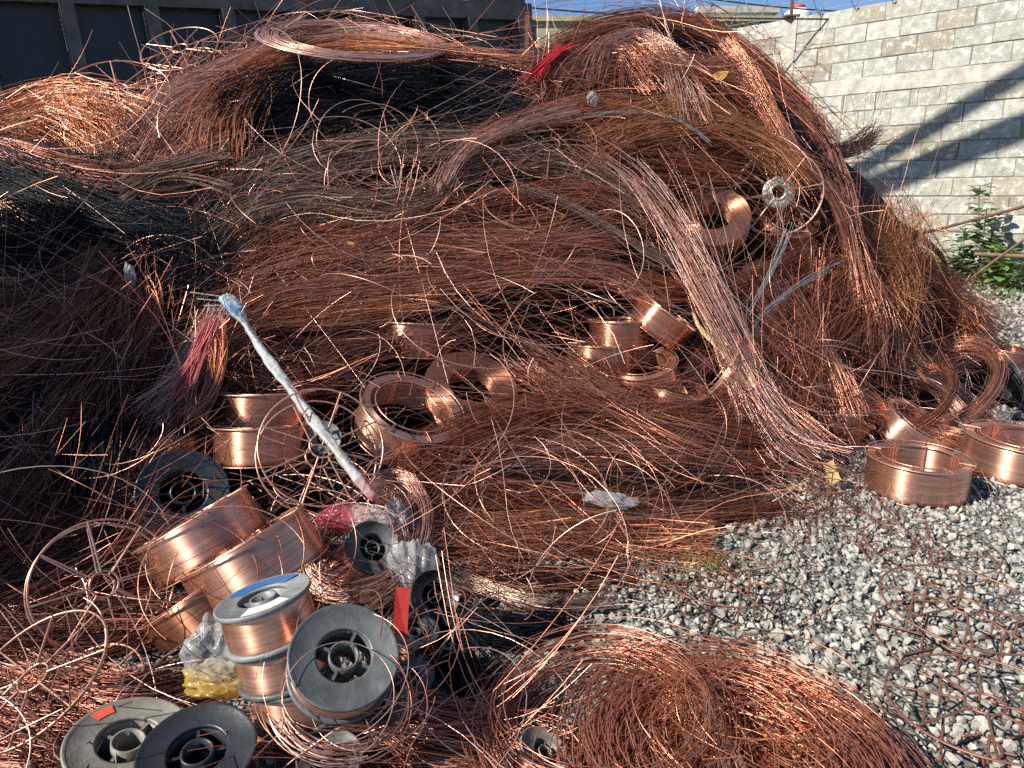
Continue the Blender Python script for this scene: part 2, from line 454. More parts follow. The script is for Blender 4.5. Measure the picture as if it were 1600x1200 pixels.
def stones(name, label, x0, x1, y0, y1, n, rmin, rmax):
    g = (1 + 5 ** .5) / 2
    ico = np.array([(-1, g, 0), (1, g, 0), (-1, -g, 0), (1, -g, 0), (0, -1, g), (0, 1, g), (0, -1, -g), (0, 1, -g), (g, 0, -1), (g, 0, 1), (-g, 0, -1), (-g, 0, 1)], float)
    ico /= np.linalg.norm(ico[0])
    fc = np.array([(0, 11, 5), (0, 5, 1), (0, 1, 7), (0, 7, 10), (0, 10, 11), (1, 5, 9), (5, 11, 4), (11, 10, 2), (10, 7, 6), (7, 1, 8),
                   (3, 9, 4), (3, 4, 2), (3, 2, 6), (3, 6, 8), (3, 8, 9), (4, 9, 5), (2, 4, 11), (6, 2, 10), (8, 6, 7), (9, 8, 1)])
    x = rng.uniform(x0, x1, n); y = rng.uniform(y0, y1, n)
    keep = rng.random(n) < np.clip(1 - (np.abs(x) - y * 0.72 - .12) / 1.1, 0, 1) ** 1.6
    u_ = x / (y * CP + SP) * F + 800
    keep &= rng.random(n) < np.clip((u_ - 800) / 160, .10, 1)
    x, y = x[keep], y[keep]; n = len(x)
    s = rmin + (rmax - rmin) * rng.random(n) ** 2.2
    V = ico[None] * (1 + rng.normal(0, .20, (n, 12, 1)))
    V = V * (s[:, None, None] * rng.uniform(.65, 1.35, (n, 1, 3)) * np.array([1.1, 1.1, .75]))
    q = rng.normal(size=(n, 4)); q /= np.linalg.norm(q, axis=1, keepdims=True)
    w, a1, b1, c1 = q.T
    Rm = np.stack([np.stack([1 - 2 * (b1 * b1 + c1 * c1), 2 * (a1 * b1 - w * c1), 2 * (a1 * c1 + w * b1)], -1),
                   np.stack([2 * (a1 * b1 + w * c1), 1 - 2 * (a1 * a1 + c1 * c1), 2 * (b1 * c1 - w * a1)], -1),
                   np.stack([2 * (a1 * c1 - w * b1), 2 * (b1 * c1 + w * a1), 1 - 2 * (a1 * a1 + b1 * b1)], -1)], -2)
    V = np.einsum('nij,nkj->nki', Rm, V)
    V += np.stack([x, y, s * rng.uniform(.1, 1.1, n)], -1)[:, None, :]
    faces = (fc[None] + (np.arange(n) * 12)[:, None, None]).reshape(-1)
    me = bpy.data.meshes.new(name)
    me.vertices.add(n * 12); me.vertices.foreach_set('co', V.reshape(-1).astype(np.float32))
    me.loops.add(len(faces)); me.loops.foreach_set('vertex_index', faces.astype(np.int32))
    me.polygons.add(len(faces) // 3); me.polygons.foreach_set('loop_start', np.arange(0, len(faces), 3, dtype=np.int32))
    me.polygons.foreach_set('use_smooth', np.zeros(len(faces) // 3, dtype=bool))
    t_ = me.attributes.new('tint', 'FLOAT', 'POINT')
    t_.data.foreach_set('value', np.repeat(rng.random(n) * np.clip((x / (y * CP + SP) * F + 200) / 300, .35, 1), 12).astype(np.float32))  # tint lowered towards one side, standing in for shade on that ground
    me.update(calc_edges=True); me.materials.append(MATS['stone'])
    TRIS[0] += len(faces) // 3
    o = link(bpy.data.objects.new(name, me))
    return tag(o, label, 'gravel', kind='stuff')
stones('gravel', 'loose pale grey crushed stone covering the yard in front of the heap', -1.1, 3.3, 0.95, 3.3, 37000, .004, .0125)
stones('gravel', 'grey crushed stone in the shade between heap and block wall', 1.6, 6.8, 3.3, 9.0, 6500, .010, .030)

# ------------------------------------------------------------------ concrete block wall
bm_, bnt, bb = new_mat('block')
tcb = node(bnt, 'ShaderNodeTexCoord'); oib = node(bnt, 'ShaderNodeObjectInfo')
vadd = node(bnt, 'ShaderNodeVectorMath', operation='ADD')
comb = node(bnt, 'ShaderNodeCombineXYZ')
mulr = node(bnt, 'ShaderNodeMath', operation='MULTIPLY'); mulr.inputs[1].default_value = 40
bnt.links.new(oib.outputs['Random'], mulr.inputs[0]); bnt.links.new(mulr.outputs[0], comb.inputs[0]); bnt.links.new(mulr.outputs[0], comb.inputs[2])
bnt.links.new(tcb.outputs['Object'], vadd.inputs[0]); bnt.links.new(comb.outputs[0], vadd.inputs[1])
n1 = node(bnt, 'ShaderNodeTexNoise'); n1.inputs['Scale'].default_value = 11; n1.inputs['Detail'].default_value = 8; n1.inputs['Roughness'].default_value = .7
n2 = node(bnt, 'ShaderNodeTexNoise'); n2.inputs['Scale'].default_value = 70; n2.inputs['Detail'].default_value = 4
for n_ in (n1, n2): bnt.links.new(vadd.outputs[0], n_.inputs['Vector'])
rb = ramp(bnt, [(0, (.29, .26, .20)), (.2, (.39, .355, .275)), (.45, (.41, .40, .345)), (.7, (.36, .35, .30)), (1, (.48, .465, .41))])
bnt.links.new(oib.outputs['Random'], rb.inputs[0])
rbn = ramp(bnt, [(.32, (.64, .63, .58)), (.46, (.90, .90, .88)), (.54, (1, 1, 1)), (.68, (1.0, 1.0, .99))])
bnt.links.new(n1.outputs[0], rbn.inputs[0])
mb = node(bnt, 'ShaderNodeMix', data_type='RGBA', blend_type='MULTIPLY'); mb.inputs['Factor'].default_value = 1
bnt.links.new(rb.outputs[0], mb.inputs['A']); bnt.links.new(rbn.outputs[0], mb.inputs['B'])
# pale lime splashes
rsp = ramp(bnt, [(.55, (0, 0, 0)), (.60, (1, 1, 1))]); bnt.links.new(n1.outputs[0], rsp.inputs[0])
mb2 = node(bnt, 'ShaderNodeMix', data_type='RGBA'); bnt.links.new(rsp.outputs[0], mb2.inputs['Factor'])
bnt.links.new(mb.outputs['Result'], mb2.inputs['A']); mb2.inputs['B'].default_value = (.57, .555, .49, 1)
bnt.links.new(mb2.outputs['Result'], bb.inputs['Base Color'])
bb.inputs['Roughness'].default_value = .95
bbp = node(bnt, 'ShaderNodeBump'); bbp.inputs['Strength'].default_value = .9; bbp.inputs['Distance'].default_value = .012
bnt.links.new(n2.outputs[0], bbp.inputs['Height']); bnt.links.new(bbp.outputs[0], bb.inputs['Normal'])
simple('mortar', (.20, .19, .165), .95, 0, .3, 5, .5, 60)
simple('cement', (.42, .395, .33), .95, 0, .35, 7, .7, 40)

W0 = np.array([5.25, 10.0, 0.0]); WD = np.array([.697, -.717, 0.0]); WN = np.array([-.717, -.697, 0.0])
wall = thing('block_wall', 'tall pale concrete block wall behind the heap, crossed by two diagonal shadows', 'wall', tuple(W0))
wall.matrix_world = Matrix(((WD[0], WN[0], 0, W0[0]), (WD[1], WN[1], 0, W0[1]), (0, 0, 1, 0), (0, 0, 0, 1)))
# local x runs along the wall towards the viewer, local -y... front face at y = 0 (y grows towards the yard)
def wall_box(name, x0, x1, y0, y1, z0, z1, mat):
    v, f = box_geo(x0, x1, y0, y1, z0, z1)
    f = [q[::-1] for q in f]
    return mesh_obj(name, v, f, mat, wall)
wall_box('mortar_bed', -9.0, 6.0, -.15, -.010, 0, 3.44, 'mortar')
wall_box('tie_beam', -9.0, 6.0, -.16, .006, 2.362, 2.558, 'cement')
wall_box('concrete_post', -2.02, -1.82, -.17, .014, 0, 3.46, 'cement')
blocks = [bevel_box_mesh('block', .416, .15, .213, .007, 'block', .0035, s) for s in range(6)]
nb = 0
random.seed(11)
for c in range(15):
    z = -.088 + c * .2225 + .111 if c < 11 else 2.558 + (c - 11) * .2225 + .111
    off = .212 if c % 2 else 0
    for k in range(-10, 8):
        x = k * .425 + off
        if x < -4.0 or x > 2.9: continue
        o = bpy.data.objects.new('block', blocks[(k * 7 + c * 3) % 6])
        link(o, wall)
        o.location = (x + random.uniform(-.006, .006), -.075 + random.uniform(-.007, .006), z + random.uniform(-.003, .003))
        o.rotation_euler = (0, random.uniform(-.006, .006), random.uniform(-.006, .006))
        nb += 1
# drips of mortar running down below the tie beam
for k in range(26):
    x = random.uniform(-1.7, 2.6); L = random.uniform(.08, .6)
    wall_box('mortar_drip', x, x + random.uniform(.005, .014), .0, .005, 2.361 - L, 2.361, 'block')
wall_steel = thing('steel_post', 'thin rusty steel post standing on the concrete pillar of the block wall', 'post', tuple(W0 + WD * -1.92 + np.array([0, 0, 3.44])))
box('shaft', -.02, .02, -.02, .02, 0, 1.3, 'rust_steel', wall_steel)
box('foot_plate', -.10, .10, -.08, .08, .021, .045, 'rust_steel', wall_steel)
# razor coil and strands above the wall
zc = 3.66
ts = np.linspace(0, 1, 900)
s_ = -6.5 + 9.0 * ts
helix = W0[None] + WD[None] * s_[:, None] + np.array([0, 0, zc])[None]
ph = ts * 2 * math.pi * 19
helix = helix + WD[None] * (.10 * np.sin(ph))[:, None] + WN[None] * (.20 * np.sin(ph))[:, None] + np.array([0, 0, 1.0])[None] * (.20 * np.cos(ph))[:, None]
rz = thing('razor_wire', 'coiled razor wire running along the top of the block wall against the sky', 'razor wire', tuple(W0 + np.array([0, 0, 3.4])))
o = tube_obj('coil', helix[None], .005, 'wire_steel', None, .2, 4); o.parent = rz; o.matrix_parent_inverse = Matrix.Translation(-Vector(rz.location))
# little barbs
bp_, bf_ = [], []
for i in range(0, 900, 8):
    p = helix[i]; t = helix[min(i + 1, 899)] - helix[max(i - 1, 0)]; t /= np.linalg.norm(t)
    n_ = np.cross(t, [0.3, 0.2, 1]); n_ /= np.linalg.norm(n_)
    k = len(bp_)
    bp_ += [p + t * .03, p + n_ * .022, p - t * .03, p - n_ * .022, p + np.cross(t, n_) * .004]
    bf_ += [(k, k + 1, k + 4), (k + 1, k + 2, k + 4), (k + 2, k + 3, k + 4), (k + 3, k, k + 4)]
o = mesh_obj('barbs', bp_, bf_, 'wire_steel'); o.parent = rz; o.matrix_parent_inverse = Matrix.Translation(-Vector(rz.location))
for zz in (3.52, 3.68, 3.88):
    pts = np.stack([W0 + WD * q + np.array([0, 0, zz - .03 * math.sin((q + 6.5) / 9 * math.pi)]) for q in np.linspace(-6.5, 2.5, 12)])
    o = tube_obj('strand', pts[None], .004, 'wire_steel', None, .2, 4); o.parent = rz; o.matrix_parent_inverse = Matrix.Translation(-Vector(rz.location))

# ------------------------------------------------------------------ tipper truck body behind the heap
tA = np.array([-2.6, 5.2, 2.32]); tdir = Vector((.833, .545, .088)).normalized()
tn = Vector((tdir.y, -tdir.x, 0)).normalized()          # towards the viewer
tup = tn.cross(tdir).normalized() * -1
if tup.z < 0: tup = -tup
truck = thing('truck_body', 'black steel tipper truck body with ribs behind the heap', 'truck body', tuple(tA))
truck.matrix_world = Matrix(((tdir.x, -tn.x, tup.x, tA[0]), (tdir.y, -tn.y, tup.y, tA[1]), (tdir.z, -tn.z, tup.z, tA[2]), (0, 0, 0, 1)))
# local x along the side, -y towards the viewer, z up; z = 0 is the top of the rail
TE = 3.28
box('top_rail', -3.2, TE, -.06, .10, -.13, 0, 'truck_rail', truck)
box('mid_rail', -3.2, TE, -.045, .06, -.86, -.78, 'truck_rail', truck)
box('bottom_rail', -3.2, TE, -.06, .10, -1.85, -1.70, 'truck_rail', truck)
RIB = .485; ribs = [-.72 + RIB * k for k in range(-5, 9)]
for k, x in enumerate(ribs):
    if x > TE: continue
    box('rib', x - .04, x + .04, -.085, .02, -1.70, -.131, 'truck_rail', truck)
    if k:
        box('panel', ribs[k - 1] + .041, x - .041, .022, .034, -1.69, -.131, 'truck_panel', truck)
box('corner_post', TE - .10, TE + .003, -.10, .02, -1.69, -.132, 'truck_rail', truck)
box('end_board', TE - .05, TE, .036, 2.3, -1.85, -.15, 'truck_panel', truck)
v = [(TE - .62, -.05, .002), (TE - .06, -.05, .002), (TE - .06, -.05, .20), (TE - .22, -.05, .20), (TE - .62, -.05, .03)]
v = v + [(p[0], .09, p[2]) for p in v]
mesh_obj('top_bracket', v, [(0, 1, 2, 3, 4), (9, 8, 7, 6, 5), (0, 5, 6, 1), (1, 6, 7, 2), (2, 7, 8, 3), (3, 8, 9, 4), (4, 9, 5, 0)], 'truck_rail', truck)
box('floor_plate', -3.2, TE, .04, 2.3, -1.80, -1.74, 'truck_panel', truck)
for x in (-2.2, .4, 2.4):
    w_ = part('wheel', lathe_mesh('wheel', [(.22, -.13), (.44, -.14), (.48, -.10), (.48, .10), (.44, .14), (.22, .13)], 28, 'rubber'), truck,
              Matrix.Translation((x, .25, -1.97)) @ Matrix.Rotation(math.pi / 2, 4, 'X'))
sp = thing('steel_pole', 'dark square steel pole rising behind the truck body', 'pole', (-.43, 8.2, 0))
box('shaft', -.055, .055, -.055, .055, 0, 4.2, 'steel_dark', sp)
box('cap', -.075, .075, -.075, .075, 4.201, 4.22, 'steel_dark', sp)
st = thing('bar_post', 'short rusty bar sticking up at the end of the truck body', 'bar', tuple(at(823, 110, 5.6)))
box('shaft', -.014, .014, -.014, .014, -1.5, .36, 'rust_steel', st); box('head', -.018, .018, -.018, .018, .361, .37, 'rust_steel', st)

# corrugated roof, green building, things beyond the wall
def corrugated(name, p0, ux, uy, nx, wl, amp, mat, parent):
    p0, ux, uy = np.array(p0), np.array(ux), np.array(uy)
    nrm = np.cross(ux, uy); nrm /= np.linalg.norm(nrm)
    L = np.linalg.norm(ux); n = int(L / wl * 8)
    v, f = [], []
    for i in range(n + 1):
        h = amp * math.sin(i / 8 * 2 * math.pi)
        for e in (0, 1):
            for th in (0, .004): v.append(p0 + ux * i / n + uy * e + nrm * (h + th))
    for i in range(n):
        a0 = i * 4; b0 = a0 + 4
        f += [(a0, a0 + 2, b0 + 2, b0), (a0 + 1, b0 + 1, b0 + 3, a0 + 3), (a0, b0, b0 + 1, a0 + 1), (a0 + 2, a0 + 3, b0 + 3, b0 + 2)]
    return mesh_obj(name, v, f, mat, parent, True)
roof = thing('shed', 'open shed with beige corrugated sheet roof behind the truck body', 'shed', (0, 0, 0))
corrugated('roof_sheet', (-6.5, 9.2, 2.74), (5.3, .3, .05), (1.1, 3.2, 1.9), 40, .12, .022, 'roof_sheet', roof)
box('eave_beam', -6.5, -1.3, 9.35, 9.43, 2.50, 2.66, 'steel_dark', roof)
for x in (-6.3, -3.9, -1.5): box('post', x - .05, x + .05, 9.34, 9.44, 0, 2.499, 'steel_dark', roof)
gw = thing('green_building', 'low olive green plastered building behind the truck and heap', 'building', (1.0, 13.4, 0))
box('wall', -3.4, 3.6, 0, 4.0, 0, 3.83, 'green_plaster', gw)
box('parapet', -3.45, 3.65, -.06, 4.05, 3.831, 3.91, 'green_plaster', gw)
box('door', -2.6, -1.7, -.03, -.004, 0, 2.1, 'steel_dark', gw)
fb = thing('far_house', 'small white flat-roofed house far beyond the block wall', 'house', tuple(at(1150, 45, 17.) * [1, 1, 0]))
box('wall', -.75, .75, 0, 3, 0, 4.75, 'white_plaster', fb); box('roof_slab', -.85, .85, -.1, 3.1, 4.751, 4.87, 'cement', fb)
box('window', -.3, .3, -.02, -.004, 2.2, 3.2, 'steel_dark', fb)
tk = thing('water_tank', 'white rooftop water tank with red lid beyond the block wall', 'water tank', tuple(at(1246, 28, 15.)))
part('body', lathe_mesh('body', [(.001, -.5), (.24, -.5), (.25, .02), (.22, .10), (.14, .15), (.001, .15)], 28, 'tank_white'), tk)
part('lid', lathe_mesh('lid', [(.001, .152), (.12, .152), (.12, .20), (.10, .215), (.001, .22)], 24, 'tank_red'), tk)
part('stand', lathe_mesh('stand', [(.001, -5.5), (.18, -5.5), (.18, -.505), (.001, -.505)], 12, 'cement'), tk)
# lines across the sky
for k, (a_, b_, yy) in enumerate([((560, -8), (1300, 40), 11.0), ((980, -12), (1500, 30), 12.5)]):
    pts = np.stack([at(a_[0] + (b_[0] - a_[0]) * t, a_[1] + (b_[1] - a_[1]) * t + 14 * math.sin(t * math.pi) - 10, yy) for t in np.linspace(0, 1, 14)])
    o = tube_obj('overhead_cable', pts[None], .011, 'cable_black', None, .5, 5)
    tag(o, ['thin dark cable crossing the sky above the green building', 'thin dark cable crossing the sky towards the steel post'][k], 'cable')

# ================================================================== THE HEAP
SILX = [-500, -200, 0, 100, 200, 250, 350, 450, 550, 650, 720, 800, 850, 900, 980, 1050, 1120, 1180, 1250, 1300, 1350, 1400, 1450, 1500, 1560, 1620]
SILY = [120, 150, 185, 170, 185, 115, 78, 50, 45, 62, 78, 92, 95, 58, 28, 18, 38, 75, 140, 205, 250, 310, 380, 460, 560, 640]
def sil(px): return np.interp(px, SILX, SILY)
def cavity(px, py):
    """how far the inner mass lies back from the face: hollows that hold the spools"""
    d = 0.0
    for cx, cy, rx, ry, k in ((640, 560, 260, 110, .30), (1010, 540, 190, 90, .34), (420, 660, 130, 100, .22), (640, 640, 160, 80, .25),
                              (1130, 330, 110, 90, .28), (380, 900, 260, 140, .12), (260, 420, 200, 120, .10), (650, 130, 260, 50, .10)):
        q = ((px - cx) / rx) ** 2 + ((py - cy) / ry) ** 2
        d = d + k * np.exp(-q * 1.2)
    return d
cx_ = np.linspace(-230, 1560, 94)
nrow = 46
V, Fc = [], []
for x in cx_:
    top = float(sil(x)) + 26
    base = 1040 if x < 560 else float(np.interp(x, [560, 650, 900, 1100, 1200, 1300, 1420, 1560], [960, 900, 880, 860, 780, 720, 660, 640]))
    ys_ = np.linspace(base, top, nrow)
    col = []
    for y in ys_:
        p = at(x, y, float(depth(x, y)) + .10 + float(cavity(x, y)) * (1 if y > top + 30 else .3))
        if p[2] < -.02: p = onground(x, y, -.02)
        p = p + np.array([0, 0, .02 * math.sin(x * .031 + y * .05) + .015 * math.sin(x * .09)])
        col.append(p)
    c = col[-1]
    for dy, k in ((.35, .985), (.75, .93), (1.05, .75), (1.28, .40), (1.42, -.01)):
        col.append(np.array([c[0] * (1 + .02 * dy), c[1] + dy * .8, c[2] * k]))
    V += col
nr = nrow + 5
for i in range(len(cx_) - 1):
    for j in range(nr - 1):
        Fc.append((i * nr + j, (i + 1) * nr + j, (i + 1) * nr + j + 1, i * nr + j + 1))
Fc.append(tuple(range((len(cx_) - 1) * nr, len(cx_) * nr)))
Fc.append(tuple(range(nr - 1, -1, -1)))
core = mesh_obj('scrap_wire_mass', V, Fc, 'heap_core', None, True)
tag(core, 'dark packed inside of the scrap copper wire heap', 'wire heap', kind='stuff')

def toward(p, d):
    v = CAM - p; v = v / np.linalg.norm(v, axis=-1, keepdims=True)
    return p + v * (np.asarray(d, float) * 1.25)[..., None]
FIELD = []      # (x, y, dx, dy, material) along every hank, for the loose wires between
BASE_R = .00095
def bundle(path, wpx, n, mat, lift, label, group='hanks of scrap wire in the heap', thick=.6, frizz=.8, fan=(.35, .35), K=13, r=BASE_R,
           short=.25, stray=.07, name='wire_hank', cat='wire hank', tint=None, field=True, noground=False):
    n = int(n * 1.2); frizz = .35 + .4 * frizz; stray = stray * .6
    P = np.array([(q[0], q[1]) for q in path], float)
    P[:, 1] += 15 * np.clip((sil(P[:, 0]) + 60 - P[:, 1]) / 60, 0, 1)
    ex = np.array([q[2] if len(q) > 2 else 0.0 for q in path])
    if noground: C3 = at(P[:, 0], P[:, 1], depth(P[:, 0], P[:, 1]))
    else: C3 = S(P[:, 0], P[:, 1])
    N3 = SN(P[:, 0], P[:, 1])
    N3 = N3 * .7 + np.array([0, -.25, .35])
    N3 /= np.linalg.norm(N3, axis=1, keepdims=True)
    C3 = toward(C3, lift + ex)
    M = 72
    sp3 = spline(np.hstack([C3, N3, P]), M)
    if field:
        d2 = np.gradient(sp3[:, 6:8], axis=0); d2 /= np.linalg.norm(d2, axis=1, keepdims=True) + 1e-9
        for i in range(0, M, 6): FIELD.append((sp3[i, 6], sp3[i, 7], d2[i, 0], d2[i, 1], mat))
    C = sp3[:, :3]; Nn = sp3[:, 3:6]
    T = np.gradient(C, axis=0); T /= np.linalg.norm(T, axis=1, keepdims=True) + 1e-9
    side = np.cross(T, Nn); side /= np.linalg.norm(side, axis=1, keepdims=True) + 1e-9
    nn = np.cross(side, T)
    w = wpx * mpp(*P[len(P) // 2]) * .5
    wire_paths(C, side, nn, w, thick, n, K, frizz, fan, short, stray)
    W = wire_paths.out
    W[..., 2] = np.maximum(W[..., 2], .004)
    o = link(bpy.data.objects.new(name, tubes_mesh(name, W, r * rng.uniform(.75, 1.35, n), rng.random(n) if tint is None else tint + .3 * rng.random(n), mat)))
    tag(o, label, cat, group)
    return o
def wire_paths(C, side, nn, w, thick, n, K, frizz, fan, short, stray):
    M = len(C); L = np.linalg.norm(np.diff(C, axis=0), axis=1).sum()
    rad = np.sqrt(rng.random(n)); an = rng.random(n) * 2 * math.pi
    # strands gather in a few locks inside the hank
    nl = max(3, n // 22)
    lk = rng.integers(0, nl, n)
    lr = np.sqrt(rng.random(nl)); la = rng.random(nl) * 2 * math.pi
    a0 = .62 * (lr * np.cos(la))[lk] + .42 * rad * np.cos(an)
    b0 = .62 * (lr * np.sin(la))[lk] + .42 * rad * np.sin(an)
    t0 = .24 * rng.random(n) ** 1.7; t1 = 1 - .24 * rng.random(n) ** 1.7
    sh = rng.random(n) < short
    t0 = np.where(sh, rng.random(n) * .5, t0); t1 = np.where(sh, np.minimum(1, t0 + .35 + rng.random(n) * .5), t1)
    t = t0[:, None] + (t1 - t0)[:, None] * np.linspace(0, 1, K)[None]
    env = 1 + fan[0] * (1 - t) ** 3 * 2 + fan[1] * t ** 3 * 2
    lam = .075 * frizz * np.exp(rng.normal(0, .6, (n, 1)))
    ph = rng.random((4, n, 1)) * 6.283; fr = rng.uniform(.3, .9, (4, n, 1)) * (1 + .6 * L)
    wob_a = lam * (np.sin(6.283 * fr[0] * t + ph[0]) + .5 * np.sin(6.283 * 2.1 * fr[1] * t + ph[1]))
    wob_b = lam * .7 * (np.sin(6.283 * fr[2] * t + ph[2]) + .4 * np.sin(6.283 * 2.3 * fr[3] * t + ph[3]))
    # locks wander as a whole and cross each other
    lph = rng.random((2, nl)) * 6.283; lf = rng.uniform(.4, 1.1, (2, nl))
    la_ = .28 * np.sin(6.283 * lf[0][lk][:, None] * t + lph[0][lk][:, None])
    lb_ = .20 * np.sin(6.283 * lf[1][lk][:, None] * t + lph[1][lk][:, None])
    A = (a0[:, None] + la_) * env + wob_a
    B = (b0[:, None] + lb_) * env + wob_b
    st = rng.random(n) < stray
    k = np.where(st, rng.uniform(.8, 3.2, n), 0)[:, None]
    sg = np.where(rng.random(n) < .5, -1, 1)[:, None]
    tm = rng.uniform(.0, 1, (n, 1))
    A = A + k * sg * (t - tm) * np.abs(t - tm) * 2.2 * (.06 / max(w, .02))
    B = B + k * (t - tm) ** 2 * 3.0 * (.05 / max(w * thick, .01)) * .8
    f = t * (M - 1); i0 = np.clip(f.astype(int), 0, M - 2); u = (f - i0)[..., None]
    pos = C[i0] * (1 - u) + C[i0 + 1] * u
    sd = side[i0] * (1 - u) + side[i0 + 1] * u
    nm = nn[i0] * (1 - u) + nn[i0 + 1] * u
    wire_paths.out = pos + sd * (A * w)[..., None] + nm * (B * w * thick)[..., None]
def coil(center, axis, R, rw, n, mat, label, group='coils of loose wire', squash=1.0, hgt=None, span=(.7, 1.7), r=BASE_R, frizz=1.0, name='wire_coil', ecc=(0, 0), K=44, spin=0.0, a0=None, flat=True, tint=None):
    """a hank of wire wound in rings about an axis"""
    Mx = np.array(basis(axis, spin))[:3, :3]
    ph0 = (rng.random(n) * 6.283 if a0 is None else a0 + rng.normal(0, .35, n))[:, None]
    ph = ph0 + (rng.uniform(*span, n) * 6.283)[:, None] * np.linspace(0, 1, K)[None]
    rr = rng.normal(0, .5, n)[:, None] * rw; hh = rng.normal(0, .5, n)[:, None] * (hgt if hgt else rw * .6)
    e = rng.random((3, n, 1)) * 6.283
    rr = rr + rw * .35 * frizz * np.sin(ph * rng.uniform(.7, 1.6, (n, 1)) + e[0]) 
    hh = hh + (hgt or rw) * .35 * frizz * np.sin(ph * rng.uniform(.5, 1.5, (n, 1)) + e[1])
    x = (R + rr) * np.cos(ph) + ecc[0] * rng.normal(0, 1, (n, 1)); y = ((R + rr) * np.sin(ph)) * squash + ecc[1] * rng.normal(0, 1, (n, 1))
    L = np.stack([x, y, hh], -1) @ Mx.T + np.asarray(center)
    L[..., 2] = np.maximum(L[..., 2], .005)
    o = link(bpy.data.objects.new(name, tubes_mesh(name, L, r * rng.uniform(.75, 1.3, n), rng.random(n) if tint is None else tint + .3 * rng.random(n), mat)))
    return tag(o, label, 'wire coil', group)

B = bundle
# ---- upper end of the heap, in front of the truck body
B([(-120, 260), (-30, 205), (50, 172), (110, 165), (160, 200), (185, 250)], 100, 330, 'copper_orange', .06, 'rounded bright orange copper hump lying before the truck ribs', fan=(.2, .5), thick=.6)
B([(-120, 205), (-20, 210), (70, 235), (130, 255), (200, 262)], 40, 90, 'wire_black', .13, 'thin dark strands draped across the orange copper hump', thick=.2, frizz=1.5)
B([(165, 285), (205, 225), (275, 160), (360, 115), (470, 70), (570, 52), (650, 62)], 78, 420, 'copper_pink', .05, 'thick copper hank climbing to the crest beneath the truck rail', fan=(.5, .2))  # paler pink copper carries the broad sheen of the crest in its colour
B([(225, 270), (290, 200), (370, 150), (450, 118), (540, 95)], 60, 260, 'copper_pink', .055, 'pale frayed copper hank lying along the crest hank', frizz=1.5)
B([(335, 255), (345, 195), (385, 140), (450, 95), (540, 72), (660, 80), (760, 92), (830, 98)], 55, 380, 'copper_orange', .085, 'orange pink hank sweeping from cut ends to the flat oval coil', fan=(.55, .2), thick=.6)
B([(560, 70), (640, 72), (720, 82), (800, 98), (850, 120)], 46, 220, 'copper', .05, 'flattened copper hank reaching the end post of the truck body')
B([(640, 105), (720, 112), (800, 118), (860, 140)], 50, 200, 'copper', .03, 'short-cut copper hank below the end post of the truck body', frizz=2)
B([(840, 160), (760, 140), (660, 130), (560, 135), (470, 142), (400, 160), (345, 185)], 80, 520, 'wire_black', .07, 'thick black wire hank under the flat oval coil', fan=(.2, .4), thick=.7)
B([(860, 200), (780, 180), (700, 178), (600, 165), (510, 180), (430, 200)], 66, 340, 'wire_black', .075, 'black hank in the hollow above the knotted grey hank', thick=.6)
B([(330, 190), (360, 160), (400, 145), (440, 140)], 36, 120, 'wire_black', .09, 'black brush of cut ends beside the orange pink hank', fan=(.6, .1), thick=.8)
B([(-120, 225), (0, 265), (90, 305), (180, 335), (260, 345), (330, 335)], 90, 480, 'wire_black', .10, 'broad blue-black hank with fanned ends', fan=(.1, .6), thick=.6)
B([(-120, 200), (0, 232), (90, 265), (180, 282), (260, 280), (345, 262)], 40, 110, 'copper_dark', .14, 'dusky copper strands lying along the blue-black hank', fan=(.1, .7), frizz=1.3)
B([(180, 300), (250, 275), (310, 268), (365, 262)], 34, 80, 'wire_grey', .17, 'silvery brush of cut ends on the blue-black hank', fan=(.1, .9))
B([(120, 300), (220, 350), (285, 385), (290, 420), (250, 455)], 100, 420, 'wire_black', .06, 'black drooping hank above the hanging curtain of wire', fan=(.2, .3), thick=.7)
B([(-120, 330), (-20, 350), (80, 380), (150, 400)], 120, 330, 'wire_black', .02, 'black hank in the shade at the edge of the photo', thick=.5)  # dark wire colours in this zone partly stand in for its shade
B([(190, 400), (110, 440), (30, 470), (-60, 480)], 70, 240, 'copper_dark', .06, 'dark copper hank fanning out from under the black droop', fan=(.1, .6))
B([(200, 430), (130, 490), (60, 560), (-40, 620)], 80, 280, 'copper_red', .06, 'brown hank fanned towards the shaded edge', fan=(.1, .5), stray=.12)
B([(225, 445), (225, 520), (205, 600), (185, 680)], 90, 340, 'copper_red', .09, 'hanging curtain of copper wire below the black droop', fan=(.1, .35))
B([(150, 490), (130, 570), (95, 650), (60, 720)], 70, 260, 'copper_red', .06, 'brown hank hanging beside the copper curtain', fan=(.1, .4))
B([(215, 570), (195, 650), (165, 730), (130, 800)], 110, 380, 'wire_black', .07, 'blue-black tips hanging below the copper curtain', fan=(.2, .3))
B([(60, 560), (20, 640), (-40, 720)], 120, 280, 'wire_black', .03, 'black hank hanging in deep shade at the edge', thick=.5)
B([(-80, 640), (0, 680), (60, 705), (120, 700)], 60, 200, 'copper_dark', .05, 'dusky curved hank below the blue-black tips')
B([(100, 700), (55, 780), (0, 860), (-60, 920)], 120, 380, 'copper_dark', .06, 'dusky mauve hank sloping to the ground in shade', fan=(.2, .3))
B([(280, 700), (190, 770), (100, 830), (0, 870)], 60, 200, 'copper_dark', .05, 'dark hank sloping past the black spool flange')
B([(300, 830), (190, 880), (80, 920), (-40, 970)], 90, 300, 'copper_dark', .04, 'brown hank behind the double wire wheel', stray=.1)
B([(280, 960), (180, 980), (70, 1000), (-60, 1020)], 90, 280, 'copper_dark', .04, 'dark hank on the ground below the double wire wheel')  # darker copper on these corner hanks puts the half shade into the colour
